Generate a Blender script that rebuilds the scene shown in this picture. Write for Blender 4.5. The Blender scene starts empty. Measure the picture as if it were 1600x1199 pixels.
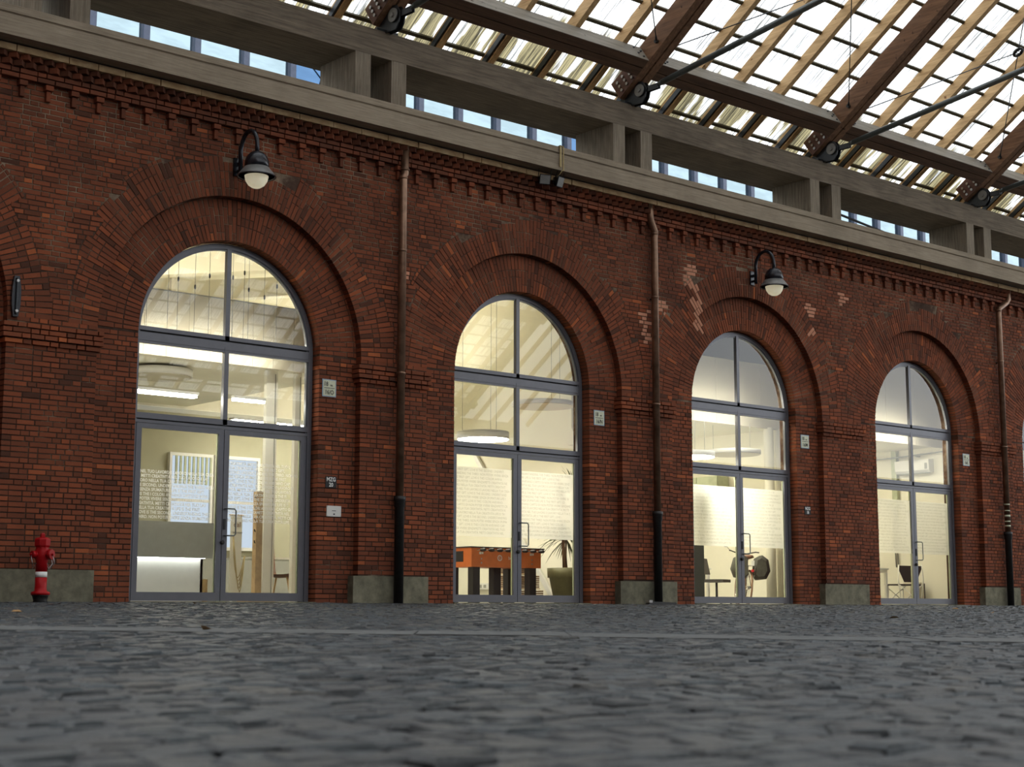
import bpy, math, random
import numpy as np
from mathutils import Matrix, Vector

random.seed(7)
SC = bpy.context.scene
COL = SC.collection

# ------------------------------------------------------------------ camera
CAM_POS = Vector((-11.533, -19.436, -0.062))
CAM_RIGHT = Vector((0.75797, -0.65228, 0.0014))
TH, PH, RO = 0.71164, 0.14279, 0.00144
F_ = Vector((math.sin(TH)*math.cos(PH), math.cos(TH)*math.cos(PH), math.sin(PH)))
R_ = Vector((math.cos(TH), -math.sin(TH), 0.0))
U_ = R_.cross(F_)
R2 = R_*math.cos(RO) + U_*math.sin(RO)
U2 = U_*math.cos(RO) - R_*math.sin(RO)
cam = bpy.data.cameras.new('camera')
cam.lens = 54.92
cam.sensor_width = 36.0
cam.clip_end = 300
cam.dof.use_dof = True
cam.dof.focus_distance = 25.0
cam.dof.aperture_fstop = 4.5
cam_ob = bpy.data.objects.new('camera', cam)
COL.objects.link(cam_ob)
cam_ob.matrix_world = Matrix(((R2.x, U2.x, -F_.x, CAM_POS.x), (R2.y, U2.y, -F_.y, CAM_POS.y), (R2.z, U2.z, -F_.z, CAM_POS.z), (0, 0, 0, 1)))
SC.camera = cam_ob

# ------------------------------------------------------------------ sky (bright, even overcast)
world = bpy.data.worlds.new('overcast_sky')
SC.world = world
world.use_nodes = True
wn = world.node_tree
wn.nodes.clear()
w_out = wn.nodes.new('ShaderNodeOutputWorld')
w_bg = wn.nodes.new('ShaderNodeBackground')
w_bg.inputs['Color'].default_value = (0.93, 0.97, 1.0, 1)
w_bg.inputs['Strength'].default_value = 2.4
wn.links.new(w_bg.outputs[0], w_out.inputs[0])

# ------------------------------------------------------------------ view
SC.view_settings.view_transform = 'Standard'
SC.view_settings.look = 'None'
SC.view_settings.gamma = 1.0
SC.view_settings.use_curve_mapping = False
SC.view_settings.exposure = 0.0
SC.cycles.transparent_max_bounces = 24
SC.cycles.max_bounces = 8

# ------------------------------------------------------------------ materials
class NT:
    def __init__(self, name):
        self.m = bpy.data.materials.new(name); self.m.use_nodes = True
        self.t = self.m.node_tree; self.t.nodes.clear()
        self.out = self.n('ShaderNodeOutputMaterial')
    def n(self, k, **kw):
        o = self.t.nodes.new(k)
        for a, v in kw.items(): setattr(o, a, v)
        return o
    def l(self, a, b): self.t.links.new(a, b)
    def val(self, sock, v):
        if hasattr(v, 'is_output') or isinstance(v, bpy.types.NodeSocket): self.l(v, sock)
        else: sock.default_value = v
    def coord(self, kind='Object', scale=(1, 1, 1), rot=(0, 0, 0)):
        c = self.n('ShaderNodeTexCoord'); mp = self.n('ShaderNodeMapping')
        mp.inputs['Scale'].default_value = scale; mp.inputs['Rotation'].default_value = rot
        self.l(c.outputs[kind], mp.inputs['Vector']); return mp.outputs[0]
    def pos(self, scale=(1, 1, 1), rot=(0, 0, 0)):
        c = self.n('ShaderNodeNewGeometry'); mp = self.n('ShaderNodeMapping')
        mp.inputs['Scale'].default_value = scale; mp.inputs['Rotation'].default_value = rot
        self.l(c.outputs['Position'], mp.inputs['Vector']); return mp.outputs[0]
    def noise(self, vec, scale=5, detail=4, rough=0.6):
        x = self.n('ShaderNodeTexNoise'); x.inputs['Scale'].default_value = scale
        x.inputs['Detail'].default_value = detail; x.inputs['Roughness'].default_value = rough
        self.l(vec, x.inputs['Vector']); return x.outputs['Fac']
    def ramp(self, fac, stops):
        r = self.n('ShaderNodeValToRGB'); e = r.color_ramp.elements
        while len(e) > 1: e.remove(e[-1])
        e[0].position = stops[0][0]; e[0].color = (*stops[0][1], 1)
        for p, c in stops[1:]:
            q = e.new(p); q.color = (*c, 1)
        self.l(fac, r.inputs[0]); return r.outputs[0]
    def mix(self, fac, a, b, mode='MIX'):
        x = self.n('ShaderNodeMix', data_type='RGBA', blend_type=mode)
        self.val(x.inputs[0], fac)
        self.val(x.inputs[6], a if not isinstance(a, tuple) else (*a, 1) if len(a) == 3 else a)
        self.val(x.inputs[7], b if not isinstance(b, tuple) else (*b, 1) if len(b) == 3 else b)
        return x.outputs[2]
    def math(self, op, a, b=0.0):
        x = self.n('ShaderNodeMath', operation=op); self.val(x.inputs[0], a); self.val(x.inputs[1], b); return x.outputs[0]
    def attr(self, name):
        a = self.n('ShaderNodeAttribute', attribute_name=name); return a.outputs['Fac']
    def bump(self, h, strength=0.3, dist=0.01):
        b = self.n('ShaderNodeBump'); b.inputs['Strength'].default_value = strength; b.inputs['Distance'].default_value = dist
        self.l(h, b.inputs['Height']); return b.outputs[0]
    def bsdf(self, color, rough=0.6, metal=0.0, spec=0.5, normal=None, emis=None, emis_s=0.0):
        p = self.n('ShaderNodeBsdfPrincipled')
        self.val(p.inputs['Base Color'], (*color, 1) if isinstance(color, tuple) else color)
        self.val(p.inputs['Roughness'], rough); p.inputs['Metallic'].default_value = metal
        p.inputs['Specular IOR Level'].default_value = spec
        if normal is not None: self.l(normal, p.inputs['Normal'])
        if emis: p.inputs['Emission Color'].default_value = (*emis, 1); p.inputs['Emission Strength'].default_value = emis_s
        return p.outputs[0]
    def done(self, sh): self.l(sh, self.out.inputs['Surface']); return self.m

def plain(name, color, rough=0.5, metal=0.0, var=0.12, scale=8.0, spec=0.5, emis=None, emis_s=0.0):
    t = NT(name)
    f = t.noise(t.pos(), scale, 4)
    a = tuple(c*(1-var) for c in color); b = tuple(min(1, c*(1+var)) for c in color)
    return t.done(t.bsdf(t.ramp(f, [(0.3, a), (0.7, b)]), rough, metal, spec, emis=emis, emis_s=emis_s))

def brick_mat(name):
    t = NT(name)
    ti = t.attr('tint')
    base = t.ramp(ti, [(0.0, (0.065, 0.030, 0.019)), (0.2, (0.15, 0.052, 0.026)), (0.5, (0.285, 0.082, 0.036)),
                       (0.72, (0.40, 0.108, 0.042)), (0.88, (0.55, 0.155, 0.052)), (0.94, (0.52, 0.22, 0.13)), (1.0, (0.78, 0.36, 0.22))])
    p = t.pos()
    fine = t.noise(p, 55, 5, 0.7)
    col = t.mix(t.math('MULTIPLY', fine, 0.45), base, (0.03, 0.012, 0.008))
    big = t.noise(p, 0.9, 4, 0.6)
    soot = t.ramp(big, [(0.42, (0, 0, 0)), (0.68, (1, 1, 1))])
    col = t.mix(t.math('MULTIPLY', soot, 0.34), col, (0.06, 0.020, 0.012))
    eff = t.noise(p, 2.3, 6, 0.75)
    effm = t.ramp(eff, [(0.64, (0, 0, 0)), (0.74, (1, 1, 1))])
    col = t.mix(t.math('MULTIPLY', effm, 0.28), col, (0.26, 0.15, 0.10))
    return t.done(t.bsdf(col, 0.88, spec=0.25, normal=t.bump(fine, 0.5, 0.006)))

def mortar_mat():
    t = NT('lime mortar'); p = t.pos()
    a = t.noise(p, 1.3, 5, 0.7); b = t.noise(p, 60, 3)
    e = t.n('ShaderNodeSeparateXYZ'); t.l(p, e.inputs[0])
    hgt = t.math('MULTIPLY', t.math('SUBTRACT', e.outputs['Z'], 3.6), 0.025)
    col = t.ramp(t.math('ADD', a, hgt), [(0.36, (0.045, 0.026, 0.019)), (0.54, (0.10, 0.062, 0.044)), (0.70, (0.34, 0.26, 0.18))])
    col = t.mix(t.math('MULTIPLY', b, 0.4), col, (0.03, 0.02, 0.015))
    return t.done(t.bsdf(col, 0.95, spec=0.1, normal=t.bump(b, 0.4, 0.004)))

def concrete_mat(name, lo, hi, grain=(0.6, 6, 14), b=0.35):
    t = NT(name)
    st = t.noise(t.pos(scale=grain), 3.0, 6, 0.65)
    bl = t.noise(t.pos(), 1.1, 5, 0.65)
    col = t.ramp(st, [(0.3, lo), (0.7, hi)])
    col = t.mix(t.math('MULTIPLY', t.ramp(bl, [(0.45, (0, 0, 0)), (0.7, (1, 1, 1))]), b), col, tuple(c*0.45 for c in lo))
    return t.done(t.bsdf(col, 0.85, spec=0.2, normal=t.bump(st, 0.35, 0.01)))

def wood_mat(name, lo, hi, knot=(0.05, 0.02, 0.01), rot=0.0, scale=(14, 1.1, 14), rough=0.65):
    t = NT(name)
    v = t.pos(scale=scale, rot=(rot, 0, 0))
    g = t.noise(v, 1.4, 6, 0.7)
    k = t.noise(t.pos(), 7.0, 2, 0.5)
    col = t.ramp(g, [(0.3, lo), (0.7, hi)])
    col = t.mix(t.ramp(k, [(0.70, (0, 0, 0)), (0.76, (1, 1, 1))]), col, knot)
    return t.done(t.bsdf(col, rough, spec=0.3, normal=t.bump(g, 0.2, 0.004)))

ANG = math.atan(0.69)
M = {}
M['brick'] = brick_mat('red brick')
M['mortar'] = mortar_mat()
M['beam'] = concrete_mat('gutter beam concrete', (0.24, 0.195, 0.14), (0.39, 0.33, 0.245))
M['slab'] = concrete_mat('board marked concrete', (0.11, 0.090, 0.068), (0.26, 0.215, 0.16), grain=(0.5, 9, 9))
M['slabdark'] = concrete_mat('dark gravel roof', (0.05, 0.05, 0.045), (0.10, 0.10, 0.09), grain=(3, 3, 3))
M['pillar'] = concrete_mat('pillar concrete', (0.15, 0.125, 0.095), (0.33, 0.285, 0.215), grain=(14, 9, 0.6))
M['limestone'] = concrete_mat('cream cornice stone', (0.40, 0.25, 0.12), (0.66, 0.50, 0.29), grain=(1.5, 3, 3), b=0.5)
M['plinth'] = concrete_mat('plinth granite', (0.12, 0.115, 0.08), (0.26, 0.245, 0.17), grain=(2, 2, 2), b=0.5)
M['glulam'] = wood_mat('dark glulam timber', (0.11, 0.055, 0.030), (0.30, 0.165, 0.09), rot=-ANG)
M['purlin'] = wood_mat('brown purlin timber', (0.055, 0.030, 0.019), (0.14, 0.075, 0.042), scale=(0.8, 12, 12))
M['pine'] = wood_mat('light pine rafter', (0.48, 0.29, 0.13), (0.80, 0.56, 0.29), knot=(0.20, 0.07, 0.02), rot=-ANG)
M['greyface'] = wood_mat('weathered grey timber face', (0.16, 0.145, 0.115), (0.33, 0.30, 0.25), scale=(0.8, 12, 12))  # pale grey tone for the uphill side of each purlin
M['batten'] = wood_mat('weathered batten', (0.06, 0.055, 0.032), (0.14, 0.125, 0.08), scale=(1, 10, 10))
M['steel'] = plain('dark grey painted steel', (0.045, 0.05, 0.055), 0.4, 0.6, spec=0.5)
M['tube'] = plain('grey green steel tube', (0.12, 0.14, 0.14), 0.35, 0.5)
M['iron'] = plain('black cast iron', (0.018, 0.017, 0.016), 0.45, 0.3, var=0.4, scale=14)
M['redplate'] = plain('red oxide plate', (0.13, 0.06, 0.042), 0.6, 0.1)
M['bolt'] = plain('galvanised bolt', (0.42, 0.42, 0.42), 0.35, 0.9)
M['copper'] = plain('aged copper pipe', (0.22, 0.13, 0.082), 0.34, 0.6, var=0.35, scale=5)
M['frame'] = plain('grey aluminium frame', (0.155, 0.16, 0.18), 0.38, 0.35, var=0.05)
M['gap'] = plain('black rubber seal', (0.01, 0.01, 0.01), 0.8)
M['lampblack'] = plain('black lamp paint', (0.018, 0.02, 0.026), 0.25, 0.2)
M['lampgrey'] = plain('grey lamp shade', (0.20, 0.20, 0.19), 0.45, 0.3)
M['hydred'] = plain('red hydrant paint', (0.36, 0.003, 0.006), 0.45, 0.0, var=0.1, spec=0.25)
M['white'] = plain('white paint', (0.72, 0.71, 0.66), 0.6, var=0.03)
M['black'] = plain('black plastic', (0.015, 0.015, 0.015), 0.5)
M['enamel'] = plain('white enamel sign', (0.62, 0.64, 0.46), 0.35, var=0.12, scale=22)
M['enamelblue'] = plain('pale blue enamel rim', (0.33, 0.45, 0.55), 0.35)
M['ink'] = plain('black lettering', (0.012, 0.012, 0.012), 0.6)
M['whitepaint'] = plain('white lettering', (0.85, 0.85, 0.82), 0.6)
M['wall_in'] = plain('cream interior wall', (0.82, 0.785, 0.645), 0.8, var=0.03, scale=2)
M['postwhite'] = plain('bright white post', (0.88, 0.86, 0.76), 0.6, var=0.02)
M['lining'] = plain('olive beige wall lining', (0.40, 0.385, 0.27), 0.8, var=0.05, scale=2)
M['panel_in'] = plain('beige interior panel', (0.62, 0.57, 0.44), 0.8, var=0.04, scale=2)
M['voidblue'] = plain('dark blue loft paint', (0.06, 0.085, 0.11), 0.7, var=0.1, scale=2)  # unlit, reflecting loft depth painted as dark blue
M['ply'] = plain('pale wood', (0.55, 0.38, 0.20), 0.55, var=0.15, scale=12)
M['greydesk'] = plain('warm grey laminate', (0.30, 0.30, 0.26), 0.5, var=0.05)
M['orange'] = plain('orange lacquer', (0.62, 0.16, 0.035), 0.45, var=0.08)
M['potgreen'] = plain('olive plastic pot', (0.20, 0.19, 0.09), 0.6)
M['leaf'] = plain('green spiky leaf', (0.07, 0.10, 0.025), 0.5, var=0.4)
M['stem'] = plain('brown plant stem', (0.22, 0.13, 0.07), 0.8)
M['cardboard'] = plain('brown slatted wood', (0.20, 0.12, 0.06), 0.7, var=0.3, scale=20)
M['canvas'] = plain('dark olive canvas', (0.055, 0.055, 0.04), 0.85, var=0.3)
M['leather'] = plain('brown leather', (0.20, 0.09, 0.05), 0.5)
M['chrome'] = plain('polished metal', (0.6, 0.6, 0.58), 0.2, 0.95)
M['rubber'] = plain('tan tyre rubber', (0.24, 0.13, 0.07), 0.7)
M['darkgreen'] = plain('dark green panel', (0.025, 0.035, 0.028), 0.5)
M['palegreen'] = plain('pale green painted wood', (0.42, 0.45, 0.30), 0.6)
M['redglass'] = plain('red reflector', (0.5, 0.02, 0.02), 0.3)
M['rope'] = plain('beige rope', (0.42, 0.33, 0.16), 0.9)
M['leafdry'] = plain('dry leaf', (0.32, 0.19, 0.08), 0.9)

M['oppbrick'] = plain('opposite brick', (0.10, 0.03, 0.02), 0.9)
def emit(name, color, s):
    t = NT(name); e = t.n('ShaderNodeEmission'); e.inputs['Color'].default_value = (*color, 1); e.inputs['Strength'].default_value = s
    return t.done(e.outputs[0])
WARM = (1.0, 0.87, 0.56)
M['lamp_on'] = emit('glowing lamp diffuser', (1.0, 0.95, 0.80), 54.0)
M['strip_on'] = emit('glowing tube', (1.0, 0.95, 0.80), 56.0)
M['floorlamp_on'] = emit('glowing floor lamp', (1.0, 0.86, 0.55), 38.0)
M['cove_on'] = emit('uplight strip', (1.0, 0.93, 0.72), 40.0)  # glow of the added strips in the upper rooms
M['desk_on'] = emit('desk light strip', (0.95, 1.0, 0.95), 6.0)
M['globe_on'] = plain('milky glass globe', (0.75, 0.72, 0.6), 0.15, emis=(1.0, 0.9, 0.62), emis_s=0.33)
M['day_on'] = emit('daylit window pane', (0.74, 0.86, 1.0), 0.86)  # reflected daylight painted as a glow

def glass_mat():
    t = NT('clear glass')
    tr = t.n('ShaderNodeBsdfTransparent'); tr.inputs[0].default_value = (0.97, 0.98, 0.97, 1)
    gl = t.n('ShaderNodeBsdfGlossy'); gl.inputs['Roughness'].default_value = 0.0
    fr = t.n('ShaderNodeFresnel'); fr.inputs['IOR'].default_value = 1.5
    mx = t.n('ShaderNodeMixShader'); t.l(t.math('MULTIPLY', fr.outputs[0], 1.7), mx.inputs[0])
    t.l(tr.outputs[0], mx.inputs[1]); t.l(gl.outputs[0], mx.inputs[2])
    return t.done(mx.outputs[0])
def film_mat(name, clear, color):
    t = NT(name)
    tr = t.n('ShaderNodeBsdfTransparent')
    d = t.n('ShaderNodeBsdfDiffuse'); d.inputs[0].default_value = (*color, 1)
    s = t.n('ShaderNodeBsdfTranslucent'); s.inputs[0].default_value = (*color, 1)
    m1 = t.n('ShaderNodeMixShader'); m1.inputs[0].default_value = 0.6
    t.l(d.outputs[0], m1.inputs[1]); t.l(s.outputs[0], m1.inputs[2])
    m2 = t.n('ShaderNodeMixShader'); m2.inputs[0].default_value = 1-clear
    t.l(tr.outputs[0], m2.inputs[1]); t.l(m1.outputs[0], m2.inputs[2])
    return t.done(m2.outputs[0])
def sheet_mat():
    t = NT('translucent roof sheet'); p = t.pos(scale=(26, 0.7, 0.0)); q = t.pos()
    a = t.noise(p, 1.0, 6, 0.75)
    streak = t.ramp(a, [(0.50, (1, 1, 1)), (0.56, (0.34, 0.345, 0.345)), (0.63, (0.13, 0.13, 0.12))])
    e = t.n('ShaderNodeSeparateXYZ'); g = t.n('ShaderNodeNewGeometry'); t.l(g.outputs['Position'], e.inputs[0])
    # moss gathers along the eaves
    eav = t.math('MULTIPLY', t.math('ADD', e.outputs['Y'], 0.15), 0.9)
    mn = t.noise(t.pos(scale=(3.4, 0.5, 0.5)), 1.0, 3, 0.6)
    mo = t.math('MULTIPLY', t.math('MAXIMUM', t.math('MINIMUM', eav, 1.0), 0.0), t.math('MULTIPLY', t.math('SUBTRACT', mn, 0.43), 9.0))
    mossm = t.ramp(mo, [(0.10, (0, 0, 0)), (0.55, (1, 1, 1))])
    col = t.mix(mossm, streak, t.ramp(a, [(0.35, (0.42, 0.36, 0.20)), (0.6, (0.03, 0.027, 0.02))]))
    tr = t.n('ShaderNodeBsdfTransparent'); t.l(col, tr.inputs[0])
    d = t.n('ShaderNodeBsdfDiffuse'); t.l(col, d.inputs[0])
    m = t.n('ShaderNodeMixShader'); m.inputs[0].default_value = 0.06
    t.l(tr.outputs[0], m.inputs[1]); t.l(d.outputs[0], m.inputs[2])
    return t.done(m.outputs[0])
M['glass'] = glass_mat()
M['film'] = film_mat('frosted film', 0.22, (0.86, 0.86, 0.80))
M['filmtext'] = film_mat('clearer lettering in film', 0.30, (0.50, 0.50, 0.44))
M['glasstext'] = film_mat('white vinyl lettering', 0.08, (0.97, 0.97, 0.95))
M['sheet'] = sheet_mat()

def mirrorpane(name, color, rough=0.06):
    t = NT(name); f = t.noise(t.pos(scale=(0.6, 1, 2.0), rot=(0, 0.6, 0)), 1.5, 3)
    c = t.ramp(f, [(0.4, tuple(x*0.86 for x in color)), (0.6, color)])
    return t.done(t.bsdf(c, rough, 1.0))
M['curtain'] = mirrorpane('pale curtain wall glass', (0.31, 0.40, 0.44))
M['curtainblue'] = mirrorpane('blue curtain wall glass', (0.09, 0.17, 0.30))
M['mullion'] = plain('blue grey mullion', (0.10, 0.12, 0.18), 0.5, 0.2)

def sett_mat():
    t = NT('grey porphyry sett'); ti = t.attr('tint'); p = t.pos()
    base = t.ramp(ti, [(0, (0.015, 0.019, 0.021)), (0.4, (0.023, 0.029, 0.033)), (0.7, (0.025, 0.044, 0.056)), (0.88, (0.046, 0.042, 0.032)), (1.0, (0.11, 0.12, 0.12))])
    n = t.noise(p, 22, 6, 0.7)
    b = t.noise(p, 1.1, 4)
    col = t.mix(t.math('MULTIPLY', n, 0.5), base, (0.02, 0.022, 0.024))
    col = t.mix(t.ramp(b, [(0.5, (0, 0, 0)), (0.75, (0.5, 0.5, 0.5))]), col, (0.026, 0.031, 0.033))
    return t.done(t.bsdf(col, t.math('ADD', t.math('MULTIPLY', n, 0.35), 0.24), spec=0.5, normal=t.bump(n, 0.7, 0.02)))
M['sett'] = sett_mat()
M['joint'] = plain('dark sand joint', (0.030, 0.028, 0.024), 0.95, var=0.4, scale=20, spec=0.1)
M['guide'] = concrete_mat('pale guide stone', (0.075, 0.08, 0.082), (0.15, 0.155, 0.15), grain=(3, 3, 3), b=0.25)

# ------------------------------------------------------------------ mesh helpers
class MB:
    def __init__(self): self.v = []; self.f = []; self.t = []; self.smooth = []
    def face(self, idx, tint=0.5, s=False): self.f.append(idx); self.t.append(tint); self.smooth.append(s)
    def poly(self, pts, tint=0.5):
        b = len(self.v); self.v += [tuple(p) for p in pts]; self.face(list(range(b, b+len(pts))), tint)
    def hexa(self, a, b, tint=0.5):
        """a, b: matching rings of 4 points"""
        k = len(self.v); self.v += [tuple(p) for p in a] + [tuple(p) for p in b]
        for q in ((0, 1, 2, 3), (7, 6, 5, 4), (4, 5, 1, 0), (5, 6, 2, 1), (6, 7, 3, 2), (7, 4, 0, 3)):
            self.face([k+i for i in q], tint)
    def box(self, x0, x1, y0, y1, z0, z1, tint=0.5):
        self.hexa([(x0, y0, z0), (x1, y0, z0), (x1, y0, z1), (x0, y0, z1)], [(x0, y1, z0), (x1, y1, z0), (x1, y1, z1), (x0, y1, z1)], tint)
    def obox(self, c, ax, ay, az, tint=0.5):
        """oriented box: half-axis vectors"""
        c, ax, ay, az = map(Vector, (c, ax, ay, az))
        r = lambda sy: [tuple(c+ax*i+ay*sy+az*j) for i, j in ((-1, -1), (1, -1), (1, 1), (-1, 1))]
        self.hexa(r(-1), r(1), tint)
    def extr(self, prof, y0, y1, tint=0.5):
        """prof (x,z) polygon ccw seen from -y"""
        k = len(self.v); n = len(prof)
        self.v += [(x, y0, z) for x, z in prof] + [(x, y1, z) for x, z in prof]
        self.face(list(range(k, k+n)), tint); self.face(list(range(k+2*n-1, k+n-1, -1)), tint)
        for i in range(n):
            j = (i+1) % n; self.face([k+i, k+n+i, k+n+j, k+j], tint)
    def lathe(self, prof, c, n=20, axis='z', smooth=True, a0=0.0):
        """prof: (r, h) list"""
        c = Vector(c); k = len(self.v)
        for r, h in prof:
            for i in range(n):
                a = 2*math.pi*i/n+a0; p, q = r*math.cos(a), r*math.sin(a)
                d = {'z': (p, q, h), 'y': (p, h, q), 'x': (h, p, q)}[axis]
                self.v.append(tuple(c+Vector(d)))
        for j in range(len(prof)-1):
            for i in range(n):
                i2 = (i+1) % n
                self.face([k+j*n+i, k+j*n+i2, k+(j+1)*n+i2, k+(j+1)*n+i], 0.5, smooth)
        self.face([k+i for i in range(n)][::-1]); m = k+(len(prof)-1)*n; self.face([m+i for i in range(n)])
    def tube(self, path, r, n=10, close=False, r1=None):
        pts = [Vector(p) for p in path]; k = len(self.v); N = len(pts)
        up = Vector((0.013, 0.021, 1)).normalized(); prev = None
        for i, p in enumerate(pts):
            if close: d = pts[(i+1) % N]-pts[i-1]
            else: d = pts[min(i+1, N-1)]-pts[max(i-1, 0)]
            d.normalize()
            a = (prev if prev else (up if abs(d.dot(up)) < 0.95 else Vector((1, 0.03, 0))))
            a = (a-d*a.dot(d)).normalized(); prev = a; b = d.cross(a)
            rr = r if r1 is None else r+(r1-r)*i/(N-1)
            for j in range(n):
                t = 2*math.pi*j/n; self.v.append(tuple(p+a*rr*math.cos(t)+b*rr*math.sin(t)))
        for i in range(N if close else N-1):
            i2 = (i+1) % N
            for j in range(n):
                j2 = (j+1) % n
                self.face([k+i*n+j, k+i*n+j2, k+i2*n+j2, k+i2*n+j], 0.5, True)
        if not close:
            self.face([k+j for j in range(n)][::-1]); self.face([k+(N-1)*n+j for j in range(n)])
    def mesh(self, name, mat):
        me = bpy.data.meshes.new(name); me.from_pydata(self.v, [], self.f)
        me.materials.append(mat)
        a = me.attributes.new('tint', 'FLOAT', 'FACE'); a.data.foreach_set('value', np.array(self.t, dtype=np.float32))
        me.polygons.foreach_set('use_smooth', np.array(self.smooth, dtype=bool))
        me.update(); return me
    def build(self, name, mat, parent=None, **props):
        return link(name, self.mesh(name, mat), parent, **props)

def link(name, data, parent=None, loc=None, **props):
    o = bpy.data.objects.new(name, data); COL.objects.link(o)
    if parent: o.parent = parent
    if loc: o.location = loc
    for k, v in props.items(): o[k] = v
    return o
def thing(name, label, cat, loc=(0, 0, 0), group=None):
    o = link(name, None, None, loc); o['label'] = label; o['category'] = cat
    if group: o['group'] = group
    return o
def box(name, b, mat, parent=None, **props):
    m = MB(); m.box(*b); return m.build(name, mat, parent, **props)
def copy_tree(o, parent=None):
    c = o.copy(); COL.objects.link(c); c.parent = parent
    for ch in list(o.children): copy_tree(ch, c)
    return c
def text(name, s, size, loc, mat, parent=None, rot=(math.pi/2, 0, 0), align='CENTER', spacing=1.0, sx=1.0, ext=0.0008, bold=0.0):
    cu = bpy.data.curves.new(name, 'FONT'); cu.body = s; cu.size = size; cu.align_x = align; cu.extrude = ext
    cu.space_line = spacing; cu.resolution_u = 2; cu.offset = bold
    cu.materials.append(mat)
    tmp = bpy.data.objects.new('tmp', cu); me = bpy.data.meshes.new_from_object(tmp); bpy.data.objects.remove(tmp); bpy.data.curves.remove(cu)
    me.materials.clear(); me.materials.append(mat)
    o = link(name, me, parent, loc); o.rotation_euler = rot; o.scale = (sx, 1, 1)
    return o
def gz(y): return 0.018*y
def in_view(x, y, z, m=80):
    v = Vector((x, y, z))-CAM_POS; d = v.dot(F_)
    if d < 0.3: return None
    px = 800+2441*v.dot(R2)/d; py = 600-2441*v.dot(U2)/d
    return d if (-m < px < 1600+m and -m < py < 1199+m) else None

# ------------------------------------------------------------------ the brick wall
BAYS = [-5.62, 0.0, 5.62, 11.25, 16.86, 22.48]
PIERS = [-8.43, -2.81, 2.80, 8.43, 14.08, 19.68, 25.3]
R1, S1, REXT = 2.17, 3.70, 2.83      # outer arch (wall face)
RI, S2 = 1.50, 3.74                  # inner arch (recessed 13 cm)
Y2, YW = 0.13, 0.30
XL, XR = -9.1, 26.0
CO = 0.0715
wall = link('wall_front', None, None, None, kind='structure', label='long arcaded red brick wall with four lit arched doorways')

mo = MB()
def arch_wall(mb, xc, xa, xb, z0, z1, r, s, y):
    """a plane at depth y between xa and xb with an arched hole"""
    mb.poly([(xa, y, z0), (xc-r, y, z0), (xc-r, y, s), (xa, y, s)])
    mb.poly([(xc+r, y, z0), (xb, y, z0), (xb, y, s), (xc+r, y, s)])
    N = 32; pts = [(xc-r*math.cos(math.pi*i/N), s+r*math.sin(math.pi*i/N)) for i in range(N+1)]
    mb.poly([(xa, y, s), (xc-r, y, s), (xc-r, y, z1), (xa, y, z1)]); mb.poly([(xc+r, y, s), (xb, y, s), (xb, y, z1), (xc+r, y, z1)])
    for (a, b), (c, d) in zip(pts, pts[1:]): mb.poly([(a, y, b), (c, y, d), (c, y, z1), (a, y, z1)])
def reveal(mb, xc, r, s, y0, y1, z0=0.0):
    N = 32; pts = [(xc-r, z0)]+[(xc-r*math.cos(math.pi*i/N), s+r*math.sin(math.pi*i/N)) for i in range(N+1)]+[(xc+r, z0)]
    for (a, b), (c, d) in zip(pts, pts[1:]): mb.poly([(a, y0, b), (a, y1, b), (c, y1, d), (c, y0, d)])
for i, xc in enumerate(BAYS):
    xa = PIERS[i] if i else XL; xb = PIERS[i+1] if i+1 < len(BAYS) else XR
    arch_wall(mo, xc, xa, xb, -0.05, 7.24, R1+0.008, S1, 0.007)
    arch_wall(mo, xc, xc-R1-0.1, xc+R1+0.1, -0.05, S2+R1+0.2, RI+0.008, S2, Y2+0.007)
    reveal(mo, xc, R1+0.008, S1, 0.012, Y2+0.012); reveal(mo, xc, RI+0.008, S2, Y2+0.012, 0.55)
    arch_wall(mo, xc, xa, xb, -0.05, 7.3, RI+0.008, S2, 0.55)
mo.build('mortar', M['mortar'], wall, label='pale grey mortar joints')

STEP = {}
def rext(xc, th):
    k = int(th/(math.pi/26)); key = (round(xc, 1), k)
    if key not in STEP: STEP[key] = random.choice((2.62, 2.70, 2.78, 2.86))
    c = abs(math.cos(th))
    return min(STEP[key], 2.80/c if c > 0.5 else 9)
def half_at(xc, zc, side):
    h = zc-S1; x = 3.0
    while x > 0.02:
        if math.hypot(x, h) < rext(xc, math.atan2(h, side*x)): return x
        x -= 0.01
    return 0.0
recs = []   # (kind, cx, cz, w, h, ang, yf, yb, tint, quad or None)
PINK = [(9.62, 6.12, .14, .16), (9.62, 5.93, .24, .14), (9.78, 5.52, .14, .2), (8.80, 5.36, .14, .14), (8.42, 4.95, .12, .36),
        (13.11, 5.80, .13, .16), (14.20, 6.22, .14, .1), (14.14, 6.05, .08, .08), (9.93, 5.20, .1, .12), (13.2, 5.45, .08, .08), (3.05, 5.15, .08, .1)]
def tint_at(x, z):
    for a, b, c, d in PINK:
        if ((x-a)/c)**2+((z-b)/d)**2 < 1: return 1.0
    t = min(0.86, max(0.02, random.gauss(0.46, 0.11)))
    if z > 5.4: t *= 0.85
    if random.random() < 0.03: t = 0.12
    if random.random() < 0.02: t = 0.84
    if z < 0.9 and random.random() < 0.15: t = 0.9*t+0.04
    return t
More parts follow.
